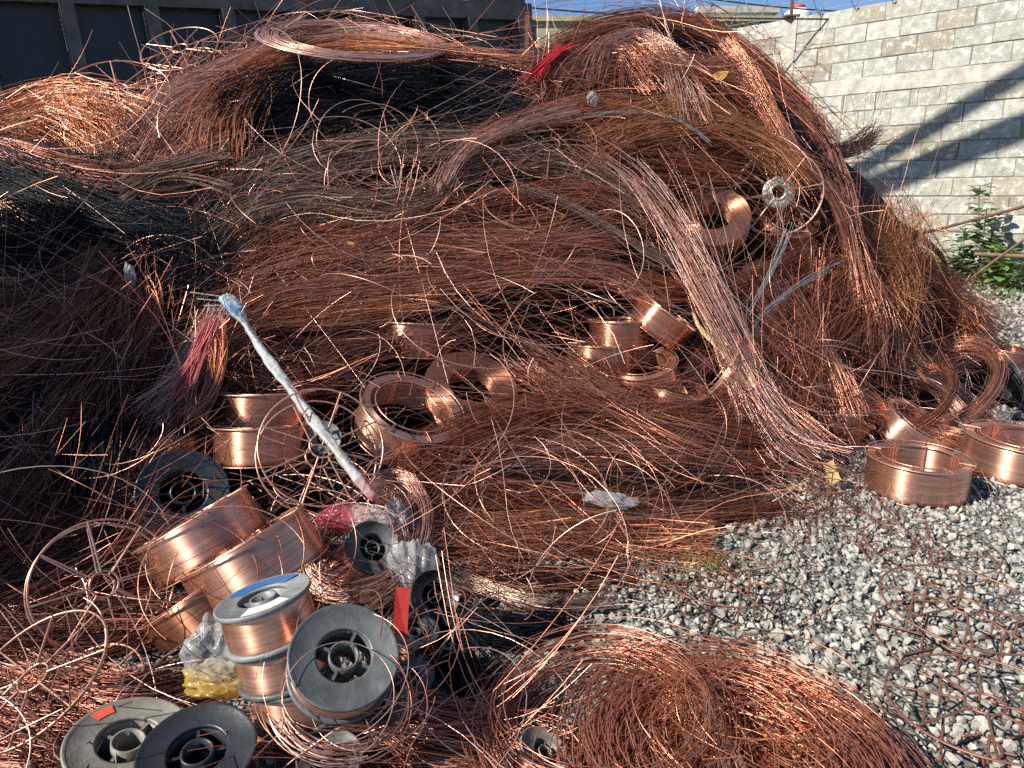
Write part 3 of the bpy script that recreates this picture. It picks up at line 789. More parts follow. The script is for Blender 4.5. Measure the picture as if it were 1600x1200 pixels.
B([(330, 1050), (250, 1085), (160, 1090), (60, 1060), (-40, 1050)], 70, 200, 'copper_dark', .03, 'dusky hank on the ground above the beige spool flange', thick=.3)
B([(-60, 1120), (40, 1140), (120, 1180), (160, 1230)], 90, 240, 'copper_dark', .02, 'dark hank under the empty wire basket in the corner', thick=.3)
# ---- the knotted grey hank in the middle
B([(330, 375), (370, 315), (440, 268), (540, 235), (650, 225), (760, 222), (850, 215)], 78, 400, 'wire_grey', .06, 'wide grey-brown hank arching over the upper middle of the heap', frizz=1.4, stray=.12)
B([(335, 390), (400, 340), (490, 318), (590, 325), (660, 310), (692, 292)], 60, 260, 'wire_grey', .10, 'grey-brown hank gathered at the pale knot', fan=(.4, 0), frizz=1.5, stray=.12)
B([(690, 298), (712, 255), (750, 222), (820, 190), (900, 168)], 26, 170, 'copper_pink', .14, 'pink copper hank rising out of the pale knot', fan=(.05, .7))
B([(690, 292), (640, 345), (560, 380), (470, 395)], 50, 150, 'copper', .10, 'copper hank running down from the pale knot', fan=(.0, .6), stray=.15)
B([(730, 225), (800, 195), (870, 172), (950, 165), (1030, 185)], 46, 260, 'copper_orange', .11, 'orange copper hank below the red strands', fan=(.3, .3))
B([(700, 260), (790, 250), (880, 262), (960, 300), (1030, 345)], 60, 220, 'wire_grey', .06, 'grey hank leaving the pale knot towards the shiny ring coil', frizz=1.4, stray=.15)
B([(800, 295), (870, 312), (940, 345), (1010, 392), (1060, 415)], 18, 46, 'wire_grey', .12, 'narrow silvery hank sloping towards the shiny ring coil', fan=(.1, .6))
B([(370, 420), (480, 360), (620, 345), (770, 325), (920, 320), (1040, 350)], 74, 420, 'copper_red', .04, 'red-brown hank crossing below the pale knot', frizz=1.2)
B([(320, 475), (420, 420), (550, 395), (700, 390), (840, 385), (960, 370)], 66, 400, 'copper', .06, 'long copper hank crossing the middle of the heap', frizz=1.2)
B([(310, 520), (430, 462), (560, 452), (700, 440), (850, 424), (960, 428), (1010, 462), (1042, 492)], 50, 420, 'copper', .08, 'long shiny copper hank bending down to the tilted spool', fan=(.5, .0))
B([(290, 560), (380, 500), (490, 492), (590, 480), (700, 455)], 58, 280, 'copper_orange', .07, 'orange copper hank behind the top of the plastic roll', fan=(.4, .2))
B([(350, 520), (440, 545), (560, 535), (680, 520), (760, 495)], 60, 180, 'copper_dark', .03, 'thin dark hank hanging before the shaded spool', frizz=1.4)
B([(345, 560), (385, 592), (440, 604), (500, 590), (560, 560)], 56, 160, 'copper_dark', .07, 'sagging dark copper strands above the two stacked spools', frizz=1.2)
B([(345, 478), (318, 540), (285, 610), (245, 668)], 44, 170, 'copper_pink', .13, 'pale copper tail falling beside the rose-red strands', fan=(.1, .8), stray=.12)
B([(332, 495), (316, 535), (290, 590), (268, 620)], 24, 110, 'wire_rose', .24, 'rose-red painted strands beside the plastic roll', fan=(.2, .3))
B([(348, 500), (345, 560), (325, 615), (285, 655)], 22, 110, 'copper_orange', .15, 'shiny copper tail curling under the plastic roll', fan=(.1, .5))
0 and B([(860, 470), (900, 520), (880, 580), (820, 600)], 70, 120, 'copper_dark', .03, 'dark curls beside the spools in the hollow', frizz=2.2, stray=.3)
# ---- the dome under the block wall
B([(820, 150), (850, 105), (900, 58), (970, 32), (1050, 26), (1120, 50), (1180, 98), (1240, 165), (1290, 235)], 48, 380, 'copper_red', .07, 'copper hank forming the outline of the dome against the sky', stray=.12)
B([(985, 25), (1070, 32), (1150, 68), (1210, 118), (1255, 170), (1300, 245)], 20, 160, 'copper_dark', .13, 'smooth dark strap of wire over the shoulder of the dome', stray=.03, thick=.6)
B([(1130, 55), (1170, 115), (1205, 180), (1250, 250), (1300, 300), (1330, 370), (1350, 450)], 26, 190, 'copper', .15, 'copper strap running down the flank of the dome', fan=(.4, .4), stray=.06)
B([(1150, 90), (1190, 140), (1235, 205), (1280, 260), (1310, 300)], 30, 120, 'wire_black', .12, 'black wires behind the copper strap on the flank', fan=(.3, .4))
B([(925, 140), (945, 80), (990, 52), (1035, 75), (1062, 130), (1082, 200)], 34, 190, 'copper_pink', .13, 'pale arched hank on the crown of the dome', fan=(.5, .5))
B([(850, 175), (880, 120), (930, 80), (985, 90), (1020, 150)], 46, 200, 'copper', .11, 'copper arch inside the crown of the dome', fan=(.4, .4), frizz=1.4)
B([(832, 118), (848, 92), (868, 72), (890, 58)], 20, 130, 'wire_red', .20, 'bright red strands at the foot of the dome outline', fan=(.3, .1), thick=.6)
B([(822, 150), (842, 125), (868, 102), (905, 78)], 36, 170, 'copper_pink', .12, 'short pale cut ends below the bright red strands', fan=(.8, .1))
B([(880, 190), (950, 140), (1040, 120), (1120, 145), (1190, 205)], 95, 420, 'copper_red', .05, 'broad brown hank across the body of the dome', frizz=1.8, stray=.15)
B([(900, 240), (1000, 205), (1100, 195), (1190, 230), (1260, 290)], 80, 380, 'copper_rust', .06, 'rusty brown hank across the lower dome', frizz=1.8, stray=.15)
B([(960, 70), (1040, 110), (1110, 120), (1180, 130)], 60, 200, 'copper', .09, 'loose copper strands under the dried leaf', frizz=2.5, stray=.25)
B([(905, 188), (960, 177), (1030, 178), (1080, 200), (1112, 228)], 9, 16, 'wire_steel', .16, 'thin grey-green wire arch across the lower dome', thick=.5, stray=.02, tint=.1)
B([(850, 260), (950, 250), (1060, 270), (1160, 285)], 70, 260, 'copper_red', .04, 'brown hank between the pale knot and the hub basket', frizz=1.5)
B([(900, 215), (985, 275), (1050, 360), (1105, 460), (1160, 560), (1215, 650), (1280, 720)], 46, 80, 'copper_pink', .17, 'long pink copper hank slanting down before the shiny ring coil', fan=(.5, .9), stray=.6, frizz=2.6, short=.75, thick=.35)
B([(1050, 390), (1110, 490), (1165, 590), (1230, 690), (1300, 745)], 70, 90, 'copper_pink', .12, 'pale straight wires splaying out towards the yellow card', fan=(.1, 1.2), stray=.6, short=.7, thick=.3, frizz=2)
B([(990, 440), (1060, 452), (1140, 445), (1210, 420), (1270, 390)], 34, 220, 'copper_red', .08, 'flat red-brown hank below the shiny ring coil', thick=.6)
B([(1285, 235), (1312, 300), (1330, 370), (1350, 450), (1362, 510), (1350, 570)], 46, 330, 'copper', .12, 'thick mauve copper hank hanging down the flank to a spread tail', fan=(.1, .9), stray=.1)
B([(1260, 225), (1310, 220), (1345, 205), (1372, 184)], 26, 160, 'copper_dark', .12, 'dark tuft of cut ends pointing at the block wall', fan=(.1, .9))
B([(1395, 300), (1395, 350), (1375, 410), (1345, 470)], 90, 260, 'copper_rust', .10, 'rust-orange tangle on the outer flank', frizz=4, stray=.35)
B([(1330, 400), (1380, 440), (1390, 500), (1370, 560)], 90, 240, 'copper_rust', .08, 'bristly orange wires below the rust-orange tangle', frizz=3.5, stray=.35)
B([(1240, 345), (1205, 425), (1170, 492)], 9, 12, 'wire_steel', .16, 'straight grey strips crossing the lower flank', thick=.4, stray=.03)
B([(1320, 405), (1262, 435), (1205, 475), (1170, 510)], 10, 13, 'wire_steel', .16, 'grey strips slanting to meet the straight grey strips', thick=.4, stray=.03, tint=.0)
B([(1300, 430), (1270, 500), (1245, 580), (1225, 660)], 120, 420, 'copper_red', .05, 'broad red-brown hank hanging over the lower flank', frizz=1.8, stray=.15)
B([(1180, 430), (1230, 500), (1290, 580), (1330, 660)], 60, 240, 'copper', .09, 'copper hank slanting under the grey strips', frizz=1.3)
B([(1180, 590), (1210, 650), (1225, 710)], 90, 220, 'copper', .06, 'copper tail above the empty basket near the yellow card', fan=(.2, .5))
B([(1385, 345), (1440, 358), (1472, 388), (1478, 420), (1462, 462)], 13, 90, 'copper_dark', .14, 'dark bowed strap at the outer edge of the heap before the weeds', thick=.7, stray=.03)
B([(1360, 420), (1420, 440), (1480, 480), (1520, 540)], 110, 380, 'copper_red', .04, 'brown bushy hank at the outer edge of the heap', frizz=1.8, stray=.2)
B([(1380, 560), (1450, 520), (1510, 500), (1570, 515)], 60, 200, 'copper_dark', .06, 'dark brown hank reaching out over the shaded gravel')
B([(1400, 600), (1470, 560), (1540, 545), (1590, 548)], 40, 160, 'copper', .04, 'brown hank before the shaded gravel and tyre')
B([(1250, 590), (1330, 620), (1410, 660), (1500, 690), (1600, 745)], 46, 240, 'copper', .07, 'copper hank passing above the tilted spool on the gravel', fan=(.3, .4))
B([(1390, 560), (1470, 600), (1540, 660), (1640, 720)], 34, 110, 'copper_pink', .14, 'pale wires stretching past the tyre', fan=(.4, .7))
# ---- the foot of the heap
B([(625, 765), (690, 715), (780, 668), (880, 640), (980, 645), (1090, 672), (1200, 695)], 72, 520, 'copper_red', .08, 'thick red-brown hank bowed over the foot of the heap', fan=(.5, .2), thick=.5)
B([(640, 775), (730, 725), (840, 705), (960, 710), (1080, 715), (1200, 705)], 60, 380, 'copper', .05, 'copper hank lying under the bowed red-brown hank', fan=(.5, .2))
B([(815, 555), (890, 592), (975, 635), (1060, 672), (1140, 690)], 52, 260, 'copper', .10, 'copper hank with cut ends pointing into the hollow', fan=(.9, .5), short=.6, stray=.2, frizz=1.5)
B([(900, 560), (990, 610), (1080, 640), (1170, 640)], 50, 160, 'copper_red', .07, 'brown hank below the spools in the hollow', frizz=1.6)
B([(660, 735), (780, 745), (920, 748), (1060, 752), (1180, 762)], 34, 220, 'wire_grey', .05, 'dark grey hank under the bowed red-brown hank', tint=-.25)
B([(640, 800), (740, 785), (860, 785), (990, 795), (1100, 800), (1230, 790)], 60, 360, 'copper_red', .05, 'brown hank low at the foot of the heap before the white scrap', frizz=1.6)
B([(650, 850), (760, 830), (880, 830), (1000, 845), (1120, 850)], 80, 360, 'copper_orange', .05, 'tangled orange-brown hank at the very foot of the heap', frizz=2.2, stray=.2)
B([(660, 890), (760, 905), (870, 905), (990, 895)], 70, 200, 'copper_dark', .02, 'dark strands spilling onto the gravel', frizz=2, stray=.2, thick=.3)
B([(680, 880), (760, 922), (860, 945), (960, 930)], 44, 60, 'wire_grey', .05, 'sparse silvery wires bowed over the gravel', frizz=2, stray=.3, tint=.5)
B([(575, 770), (620, 752), (655, 790), (650, 850), (610, 905), (555, 935)], 42, 260, 'copper_pink', .13, 'pink copper hank wrapped over the plastic film and grey core', fan=(.3, .2))
B([(500, 905), (560, 860), (620, 800), (640, 770)], 26, 110, 'copper_pink', .15, 'pink strands running up from the grey core', fan=(.3, .5))
B([(370, 1135), (460, 1140), (560, 1165), (640, 1210)], 60, 180, 'copper', .03, 'copper strands in front of the three stacked plastic spools', frizz=2, stray=.25, thick=.4)
B([(620, 1120), (700, 1140), (800, 1160), (900, 1190)], 90, 200, 'copper', .03, 'scattered copper strands between the spool flange and big coil', frizz=2.5, stray=.3, thick=.35)
B([(1150, 905), (1110, 870), (1060, 855), (1000, 850)], 40, 40, 'copper_rust', .03, 'few rusty strands on the gravel at the heap edge', frizz=3, stray=.4)

B([(640, 950), (730, 975), (820, 985), (900, 965)], 80, 240, 'wire_black', .03, 'dark strands on the shaded ground behind the smaller coil', thick=.3, frizz=1.6)  # black debris whose colour also stands in for shade on this ground
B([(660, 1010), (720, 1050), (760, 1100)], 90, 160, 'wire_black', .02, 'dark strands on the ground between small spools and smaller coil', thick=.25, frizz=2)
# ---- rings of wire
c0 = S(565, 108); c0 = c0 + np.array([0, -.12, .10])
coil(c0, cam_axis(565, 108, (.05, .97, .22)), .36, .055, 34, 'copper_pink', 'flat oval coil of pale copper wire on the crest', hgt=.012, span=(1.0, 2.4), squash=.9, frizz=.6, K=64, r=.0016)
g0 = np.array([.385, 1.08, 0.0])
coil(g0 + [0, 0, .042], (0, -.05, 1), .215, .075, 480, 'copper', 'big copper coil lying on the gravel at the front', hgt=.055, frizz=1.5, span=(.35, 1.0), K=34, tint=.4, r=.0011, ecc=(.022, .022))
coil(g0 + [.01, .0, .08], (.1, -.1, 1), .12, .07, 110, 'copper_orange', 'orange inner strands inside the big front coil', hgt=.05, frizz=1.8, span=(.2, .6), ecc=(.06, .05), K=24)
B([(1010, 1100), (1080, 1130), (1150, 1170), (1210, 1240)], 60, 150, 'copper_orange', .07, 'straight orange strands lying across the big front coil', thick=.3, frizz=2, field=False)
B([(900, 1240), (990, 1180), (1100, 1160), (1230, 1150), (1330, 1170)], 50, 150, 'copper_rust', .06, 'rusty strands crossing the middle of the big front coil', thick=.3, frizz=2, field=False)
B([(1060, 1050), (1110, 1110), (1140, 1180), (1160, 1240)], 24, 60, 'copper_pink', .12, 'pale tail hanging over the big front coil', thick=.4, frizz=1.5, field=False)
g1 = np.array([.16, 1.17, 0.0])
coil(g1 + [0, 0, .07], (-.12, -.05, 1), .20, .05, 100, 'copper', 'smaller copper coil beside the big front coil', hgt=.05, frizz=1.2, span=(.4, 1.0), K=34)
coil(S(550, 1160) + [0, -.02, .12], cam_axis(550, 1150, (.1, .55, .8)), .115, .02, 26, 'copper_pink', 'shiny pale ring of wire leaning on the big grey spool', hgt=.012, span=(.5, .9), frizz=.8, a0=0.5, r=.0014)
coil(S(565, 885) + [0, -.08, .08], cam_axis(565, 885, (-.15, .55, .8)), .115, .03, 150, 'copper_pink', 'wound pink copper strands round the grey plastic core', hgt=.035, span=(.5, 1.2), frizz=1.0)
coil(S(1470, 610) + [0, -.05, .04], cam_axis(1470, 610, (-.25, .75, .6)), .30, .05, 110, 'copper', 'looped copper coil before the tyre', hgt=.03, squash=.62, span=(.6, 1.2), frizz=.8)
coil(S(1420, 625) + [0, -.08, .03], cam_axis(1420, 625, (-.35, .75, .55)), .22, .03, 80, 'copper_red', 'smaller copper loop inside the looped coil', hgt=.02, squash=.55, span=(.6, 1.1), frizz=.8)
coil(S(860, 800) + [0, -.05, .03], cam_axis(860, 800, (0, .6, .8)), .26, .03, 9, 'copper_pink', 'large springy loops of wire at the foot of the heap', hgt=.05, span=(.6, 1.2), frizz=2, r=.0015, ecc=(.1, .05))
coil(S(560, 330) + [0, -.05, .08], cam_axis(560, 330, (0, .4, .9)), .20, .06, 12, 'copper_pink', 'springy loops hanging on the grey-brown hank', hgt=.06, span=(.5, 1.1), frizz=2, r=.0014, ecc=(.12, .08))

coil(at(520, 1075, 1.06), cam_axis(520, 1075, (.1, .5, .85)), .105, .03, 12, 'copper_pink', 'springy pale loops hanging over the plastic spools', hgt=.05, span=(.4, .9), frizz=1.6, r=.0008, ecc=(.05, .03), K=40)
coil(at(360, 880, 1.45), cam_axis(360, 880, (.2, .4, .9)), .16, .05, 9, 'copper', 'few thin loops hanging over the bright leaning spools', hgt=.05, span=(.3, .7), frizz=1.6, r=.0009, ecc=(.08, .05), K=36)
# ---- loose wires everywhere between the hanks
FA = np.array([(f[0], f[1], f[2], f[3]) for f in FIELD]); FM = [f[4] for f in FIELD]
HOLES = [(560, 590, 715, 705), (655, 570, 815, 650), (350, 610, 480, 735), (600, 500, 720, 560), (900, 490, 1170, 620), (1060, 305, 1165, 395),
         (240, 770, 500, 990), (340, 890, 500, 1130), (440, 940, 620, 1110), (225, 720, 345, 830), (60, 830, 260, 1000), (395, 610, 600, 800), (1180, 265, 1250, 345)]
fills = {}
NF = 2250
xs = rng.uniform(-300, 1530, NF * 2); ys_ = rng.uniform(30, 960, NF * 2)
bot = np.interp(xs, [0, 560, 650, 900, 1100, 1200, 1300, 1420, 1560], [1020, 1000, 930, 910, 880, 800, 740, 670, 640])
ok = (ys_ > sil(xs) + 4) & (ys_ < bot)
for (x0, y0, x1, y1) in HOLES:
    ok &= ~((xs > x0) & (xs < x1) & (ys_ > y0) & (ys_ < y1) & (rng.random(len(xs)) < .85))
xs, ys_ = xs[ok][:NF], ys_[ok][:NF]
for x, y in zip(xs, ys_):
    d = (FA[:, 0] - x) ** 2 + (FA[:, 1] - y) ** 2 + rng.normal(0, 900, len(FA)) ** 1
    i = int(np.argmin(d))
    ang = math.atan2(FA[i, 3], FA[i, 2]) + rng.normal(0, .16 if rng.random() < .8 else .7)
    L = rng.uniform(180, 520); cv = rng.normal(0, .0016)
    K = 14
    s = (np.linspace(0, 1, K) - .5) * L
    aa = ang + cv * s
    qx = x + np.cumsum(np.cos(aa)) * L / K - np.cos(ang) * L / 2; qy = y + np.cumsum(np.sin(aa)) * L / K - np.sin(ang) * L / 2
    lf = rng.uniform(.0, .14)
    bow = rng.uniform(-.02, .09) * (np.abs(s / L * 2) ** 2)
    qy = np.clip(qy, sil(qx) - 30, 1150)
    p = toward(S(qx, qy), lf + bow)
    p[:, 2] = np.maximum(p[:, 2], .006)
    mt = FM[i] if rng.random() < .72 else random.choice(['copper', 'copper_pink', 'copper_red', 'copper_orange'])
    if mt in ('wire_red', 'wire_rose', 'wire_steel'): mt = 'copper'
    fills.setdefault(mt, []).append(p)
LOOSE = {'copper': 'loose copper strands strewn all over the heap', 'copper_red': 'loose red-brown strands strewn over the heap', 'copper_dark': 'loose dusky strands on the shaded side of the heap',
         'copper_orange': 'loose orange copper strands strewn over the heap', 'copper_pink': 'loose pale pink copper strands strewn over the heap', 'copper_rust': 'loose rusty strands on the flank of the heap',
         'wire_grey': 'loose grey strands over the middle of the heap', 'wire_black': 'loose black strands on the upper side of the heap'}
# curls that stand off the heap
CURL = []
for k in range(470):
    x = rng.uniform(-20, 1540); b = float(np.interp(x, [0, 560, 650, 900, 1100, 1200, 1300, 1420, 1560], [1190, 1180, 1180, 930, 900, 840, 760, 690, 660]))
    y = rng.uniform(float(sil(x)), b)
    hole = any(x0 < x < x1 and y0 < y < y1 for x0, y0, x1, y1 in HOLES)
    if hole and rng.random() < .6: continue
    R = .06 + .34 * rng.random() ** 1.5
    c = S(x, y); n_ = SN(x, y)
    ax = n_ + rng.normal(0, .55, 3); Mx = np.array(basis(ax, rng.random() * 6.28))[:3, :3]
    sp_ = rng.uniform(.6, 5.0); ph = rng.random() * 6.28 + np.linspace(0, sp_, 26)
    drift = np.linspace(-1, 1, 26) * rng.normal(0, .03)
    rr = R * (1 + rng.normal(0, .12) * np.linspace(-1, 1, 26))
    L = np.stack([rr * np.cos(ph), rr * np.sin(ph) * rng.uniform(.6, 1), drift], -1) @ Mx.T
    L = L - L.mean(0) + toward(c, rng.uniform(.03, .13))
    # keep them from sinking into the heap
    if L[:, 2].min() < .004: L[:, 2] = np.maximum(L[:, 2], .004)
    CURL.append(L)
# stray ends along the outline
SPK = []
for k in range(330):
    x = rng.uniform(150, 1520) if rng.random() < .85 else rng.uniform(-50, 300)
    y = float(sil(x)) + rng.uniform(-5, 45)
    c = S(x, y); L = rng.uniform(.08, .30) * (1.7 if rng.random() < .12 else 1)
    slope = (float(sil(x + 30)) - float(sil(x - 30))) / 60
    t0 = np.array([1, 0, -slope]) * rng.choice([-1, 1]); t0 /= np.linalg.norm(t0)
    d0 = t0 * rng.uniform(.1, 1) + np.array([slope * .8 * .6, rng.normal(0, .3), rng.uniform(.05, .9)]); d0 /= np.linalg.norm(d0)
    bend = rng.normal(0, .6, 3) + np.array([0, 0, -.5])
    s = np.linspace(0, 1, 12)[:, None]
    SPK.append(c + d0 * L * s + bend * L * .5 * s ** 2 * rng.random())
# straight stray wires over the face
STR = []
for k in range(170):
    x = rng.uniform(-20, 1500); b = float(np.interp(x, [0, 650, 900, 1100, 1300, 1500], [1180, 1180, 920, 880, 740, 650])); y = rng.uniform(float(sil(x)) + 20, b)
    if any(x0 < x < x1 and y0 < y < y1 for x0, y0, x1, y1 in HOLES) and rng.random() < .6: continue
    an = rng.uniform(-1.5, 1.5); L = rng.uniform(120, 420)
    s = np.linspace(-.5, .5, 10); cv = rng.normal(0, .7)
    qx = x + np.cos(an + cv * s) * L * s; qy = y + np.sin(an + cv * s) * L * s
    p = toward(S(qx, qy), rng.uniform(.08, .17) + rng.normal(0, .05) * s)
    p[:, 2] = np.maximum(p[:, 2], .006)
    STR.append(p)
for mt, L in fills.items():
    n = len(L)
    o = link(bpy.data.objects.new('loose_wire', tubes_mesh('loose_wire', np.array(L), BASE_R * rng.uniform(.7, 1.2, n), rng.random(n), mt)))
    tag(o, LOOSE[mt], 'loose wire', kind='stuff')
for nm, L, mt, lab, rr in (('curled_wire', CURL, 'copper_pink', 'curled springy copper strands standing off the heap', .00115), ('stray_wire', SPK, 'copper', 'stray wire ends bristling along the outline of the heap', .0011), ('straight_wire', STR, 'copper_pink', 'straight pale stray strands lying across the heap', .00092)):
    n = len(L)
    o = link(bpy.data.objects.new(nm, tubes_mesh(nm, np.array(L), rr * rng.uniform(.7, 1.25, n), rng.random(n), mt, 5)))
    tag(o, lab, 'loose wire', kind='stuff')

# ================================================================== SPOOLS, BASKETS AND SMALL THINGS
def xform(loc, axis, spin=0.0, sc=(1, 1, 1)):
    return Matrix.Translation(Vector(loc)) @ basis(axis, spin) @ Matrix.Diagonal((*sc, 1))
def ring_mesh(name, R, r, mat, seg=56, sides=6):
    prof = [(R + r * math.cos(k * 2 * math.pi / sides), r * math.sin(k * 2 * math.pi / sides)) for k in range(sides)]
    return lathe_mesh(name, prof, seg, mat)
def ridged(R, rin, H, nr=4, nf=6, d=.0002):
    prof = []
    for k in range(nr):                       # outside, bottom to top
        z = -H / 2 + H * k / nr
        prof += [(R - d, z), (R, z + H / nr * .5)]
    prof.append((R - d, H / 2))
    for k in range(nf):                       # upper face, outside to inside
        q = R - d - (R - d - rin) * (k + .5) / nf
        prof += [(q, H / 2 + d), (R - d - (R - d - rin) * (k + 1) / nf, H / 2)]
    for k in range(8):                        # inside, downwards
        prof += [(rin + d, H / 2 - H * (k + .5) / 8), (rin, H / 2 - H * (k + 1) / 8)]
    for k in range(nf):
        q = rin + (R - d - rin) * (k + .5) / nf
        if k < nf - 1: prof += [(q, -H / 2 - d), (rin + (R - d - rin) * (k + 1) / nf, -H / 2)]
    return prof
def frame_meshes(R, Rc, Rh, H, r, mat):
    rt = ring_mesh('ring', R, r, mat); rh = ring_mesh('hub_ring', Rh, r, mat, 32); rc = ring_mesh('core_ring', Rc, r * .9, mat, 40)
    spk = tubes_mesh('spoke', np.linspace((R, 0, 0), (Rh, 0, 0), 4)[None], r * .9, .5, mat, 6)
    pst = tubes_mesh('post', np.linspace((Rc, 0, -H / 2), (Rc, 0, H / 2), 4)[None], r * .9, .5, mat, 6)
    return rt, rh, rc, spk, pst
def add_frame(t, ms, R, H, nsp=8, hub=True, core=True):
    rt, rh, rc, spk, pst = ms
    for k_, z in enumerate((-H / 2, H / 2)):
        part('ring', rt, t, Matrix.Translation((0, 0, z)))
        if hub: part('hub_ring', rh, t, Matrix.Translation((0, 0, z)))
        for k in range(nsp):
            part('spoke', spk, t, Matrix.Translation((0, 0, z * 1.03)) @ Matrix.Rotation(2 * math.pi * k / nsp + .04 * k_, 4, 'Z'))
    if core:
        for k in range(nsp): part('post', pst, t, Matrix.Rotation(2 * math.pi * k / nsp, 4, 'Z'))
WIND = lathe_mesh('winding', ridged(.150, .124, .100), 60, 'winding')
WINDB = lathe_mesh('winding', ridged(.150, .126, .100), 60, 'winding_bright')
WINDFLAT = lathe_mesh('winding', ridged(.150, .072, .060, 4, 16, .0009), 60, 'winding')
FR = frame_meshes(.157, .119, .113, .106, .0021, 'basket')
FRE = frame_meshes(.150, .088, .030, .100, .0026, 'basket')
FRR = frame_meshes(.150, .088, .030, .100, .0025, 'basket_rust')
G_SP = 'copper wire spools in the heap'
def spool(px, py, axis, R, H, label, dy=0.0, me=None, world_axis=False, ground=None, spin=None, frame=True, group=G_SP):
    t = thing('wire_spool', label, 'wire spool', (0, 0, 0), group)
    loc = at(px, py, float(depth(px, py)) + dy) if ground is None else onground(*ground) + np.array([0, 0, H / 2 + .01])
    ax = axis if world_axis else cam_axis(px, py, axis)
    sp = random.uniform(0, 6) if spin is None else spin
    t.matrix_world = xform(loc, ax, sp, (R / .15, R / .15, H / (.100 if me is not WINDFLAT else .060)))
    part('winding', me or WIND, t)
    if frame: add_frame(t, FR, .157, .106)
    return t
spool(1430, 755, (0, -.02, 1), .162, .118, 'bright copper spool standing alone on the sunlit gravel', me=WINDB, world_axis=True, ground=(1428, 768))
spool(1575, 725, (.03, -.03, 1), .195, .125, 'wide bright copper spool cut off by the photo edge', me=WINDB, world_axis=True, ground=(1592, 738))
spool(1425, 672, (.50, .78, .30), .145, .10, 'tilted copper spool behind the lone spool on gravel', dy=-.10, me=WINDB)
spool(1322, 655, (.55, .75, .15), .10, .09, 'small copper spool half buried under splayed pale wires', dy=-.02)
spool(638, 655, (.30, .72, .60), .165, .11, 'open copper spool tilted to show its inside ribs', dy=-.10, me=WINDB)
spool(735, 610, (.20, .66, .72), .165, .05, 'flat copper ring coil beside the open tilted spool', dy=-.04, me=WINDFLAT, frame=False)
spool(418, 640, (.05, .99, .08), .145, .105, 'upper of two stacked copper spools behind the large wire wheel', dy=-.06)
spool(414, 692, (.04, .99, .10), .145, .105, 'lower of two stacked copper spools behind the large wire wheel', dy=-.08)
spool(655, 530, (.06, .99, .05), .145, .115, 'copper spool in the dark hollow behind hanging dark strands', dy=.06)
spool(968, 520, (-.03, .99, .12), .115, .095, 'upright copper spool in the hollow under the shiny hank', dy=-.02)
spool(1034, 503, (.58, .80, .10), .115, .095, 'tilted copper spool at the end of the shiny hank', dy=-.10)
spool(938, 558, (0, .99, .10), .125, .09, 'dim copper spool under the upright spool in the hollow', dy=.02)
spool(1002, 578, (-.12, .88, .45), .13, .06, 'dark lying copper spool at the bottom of the hollow', dy=-.05)
spool(1055, 615, (.2, .9, .3), .11, .05, 'little copper ring peeping out below the spools in the hollow', dy=-.06)
spool(1120, 580, (-.72, .42, .50), .165, .11, 'wide copper ring turned to show its curved inside', dy=.03, me=WINDB)
spool(1114, 347, (.05, .62, .78), .155, .085, 'shiny copper ring coil with a round hole, high in the heap', dy=.02, me=WINDFLAT, frame=False)
spool(1228, 352, (.25, .75, .55), .13, .08, 'shiny copper spool behind the basket with galvanised hub', dy=.08)
spool(318, 838, (-.40, .90, .05), .150, .105, 'bright copper spool leaning behind the largest bright spool', dy=-.16, me=WINDB)
spool(398, 878, (-.40, .90, .08), .158, .112, 'largest bright copper spool leaning over the stacked plastic spools', dy=-.22, me=WINDB)
spool(312, 945, (-.45, .86, .10), .125, .075, 'copper spool under the two bright leaning spools', dy=-.10)
spool(1572, 560, (.05, .97, .2), .11, .10, 'dim copper spool at the edge of the shaded gravel', dy=-.1)
spool(270, 690, (.1, .97, .15), .14, .07, 'dim copper spool in shade above the black spool flange', dy=.06)

# empty wire baskets
G_BK = 'empty wire spool baskets'
def basket(px, py, axis, R, H, label, dy=0.0, rust=False, world_axis=False, ground=None, spin=0.3, sc=None, nsp=8, cut=None):
    t = thing('wire_basket', label, 'wire basket', (0, 0, 0), G_BK)
    loc = at(px, py, float(depth(px, py)) + dy) if ground is None else onground(*ground) + np.array([0, 0, H / 2 + .006])
    ax = axis if world_axis else cam_axis(px, py, axis)
    t.matrix_world = xform(loc, ax, spin, (R / .15, R / .15, H / .100))
    add_frame(t, FRR if rust else FRE, .15, .10, nsp, core=H > .07)
    return t
basket(500, 705, (.14, .28, .95), .172, .10, 'large empty wire wheel leaning in front of the stacked copper spools', dy=-.24, spin=.35)
basket(160, 915, (.16, .08, .98), .150, .055, 'double ringed empty wire wheel standing in the shade', dy=-.16, spin=.2)
basket(85, 1085, (-.45, .66, .60), .150, .13, 'empty wire basket tipped over in the lower corner', dy=-.04, spin=.9)
basket(1450, 865, (0, 0, 1), .175, .03, 'flattened wire basket lying on gravel before the lone spool', rust=True, world_axis=True, ground=(1450, 870))
basket(1490, 985, (.03, -.05, 1), .175, .10, 'rusty wire basket standing on gravel at the photo edge', rust=True, world_axis=True, ground=(1495, 1010))
basket(1510, 1150, (-.05, .05, 1), .165, .09, 'rusty wire basket in the lower corner beside the big coil', rust=True, world_axis=True, ground=(1530, 1170))
basket(1130, 940, (.02, .02, 1), .150, .09, 'rusty wire basket on gravel behind the big front coil', rust=True, world_axis=True, ground=(1120, 955))
basket(1270, 770, (0, 0, 1), .150, .10, 'rusty wire basket between heap and lone spool', rust=True, world_axis=True, ground=(1262, 790))
basket(612, 238, (-.1, .55, .82), .20, .10, 'wire basket caught in the grey-brown hank', dy=-.04, spin=.1, rust=True)
basket(860, 240, (.0, .72, .68), .19, .10, 'wire basket caught under the thin grey-green arch', dy=-.08, spin=.5, rust=True)
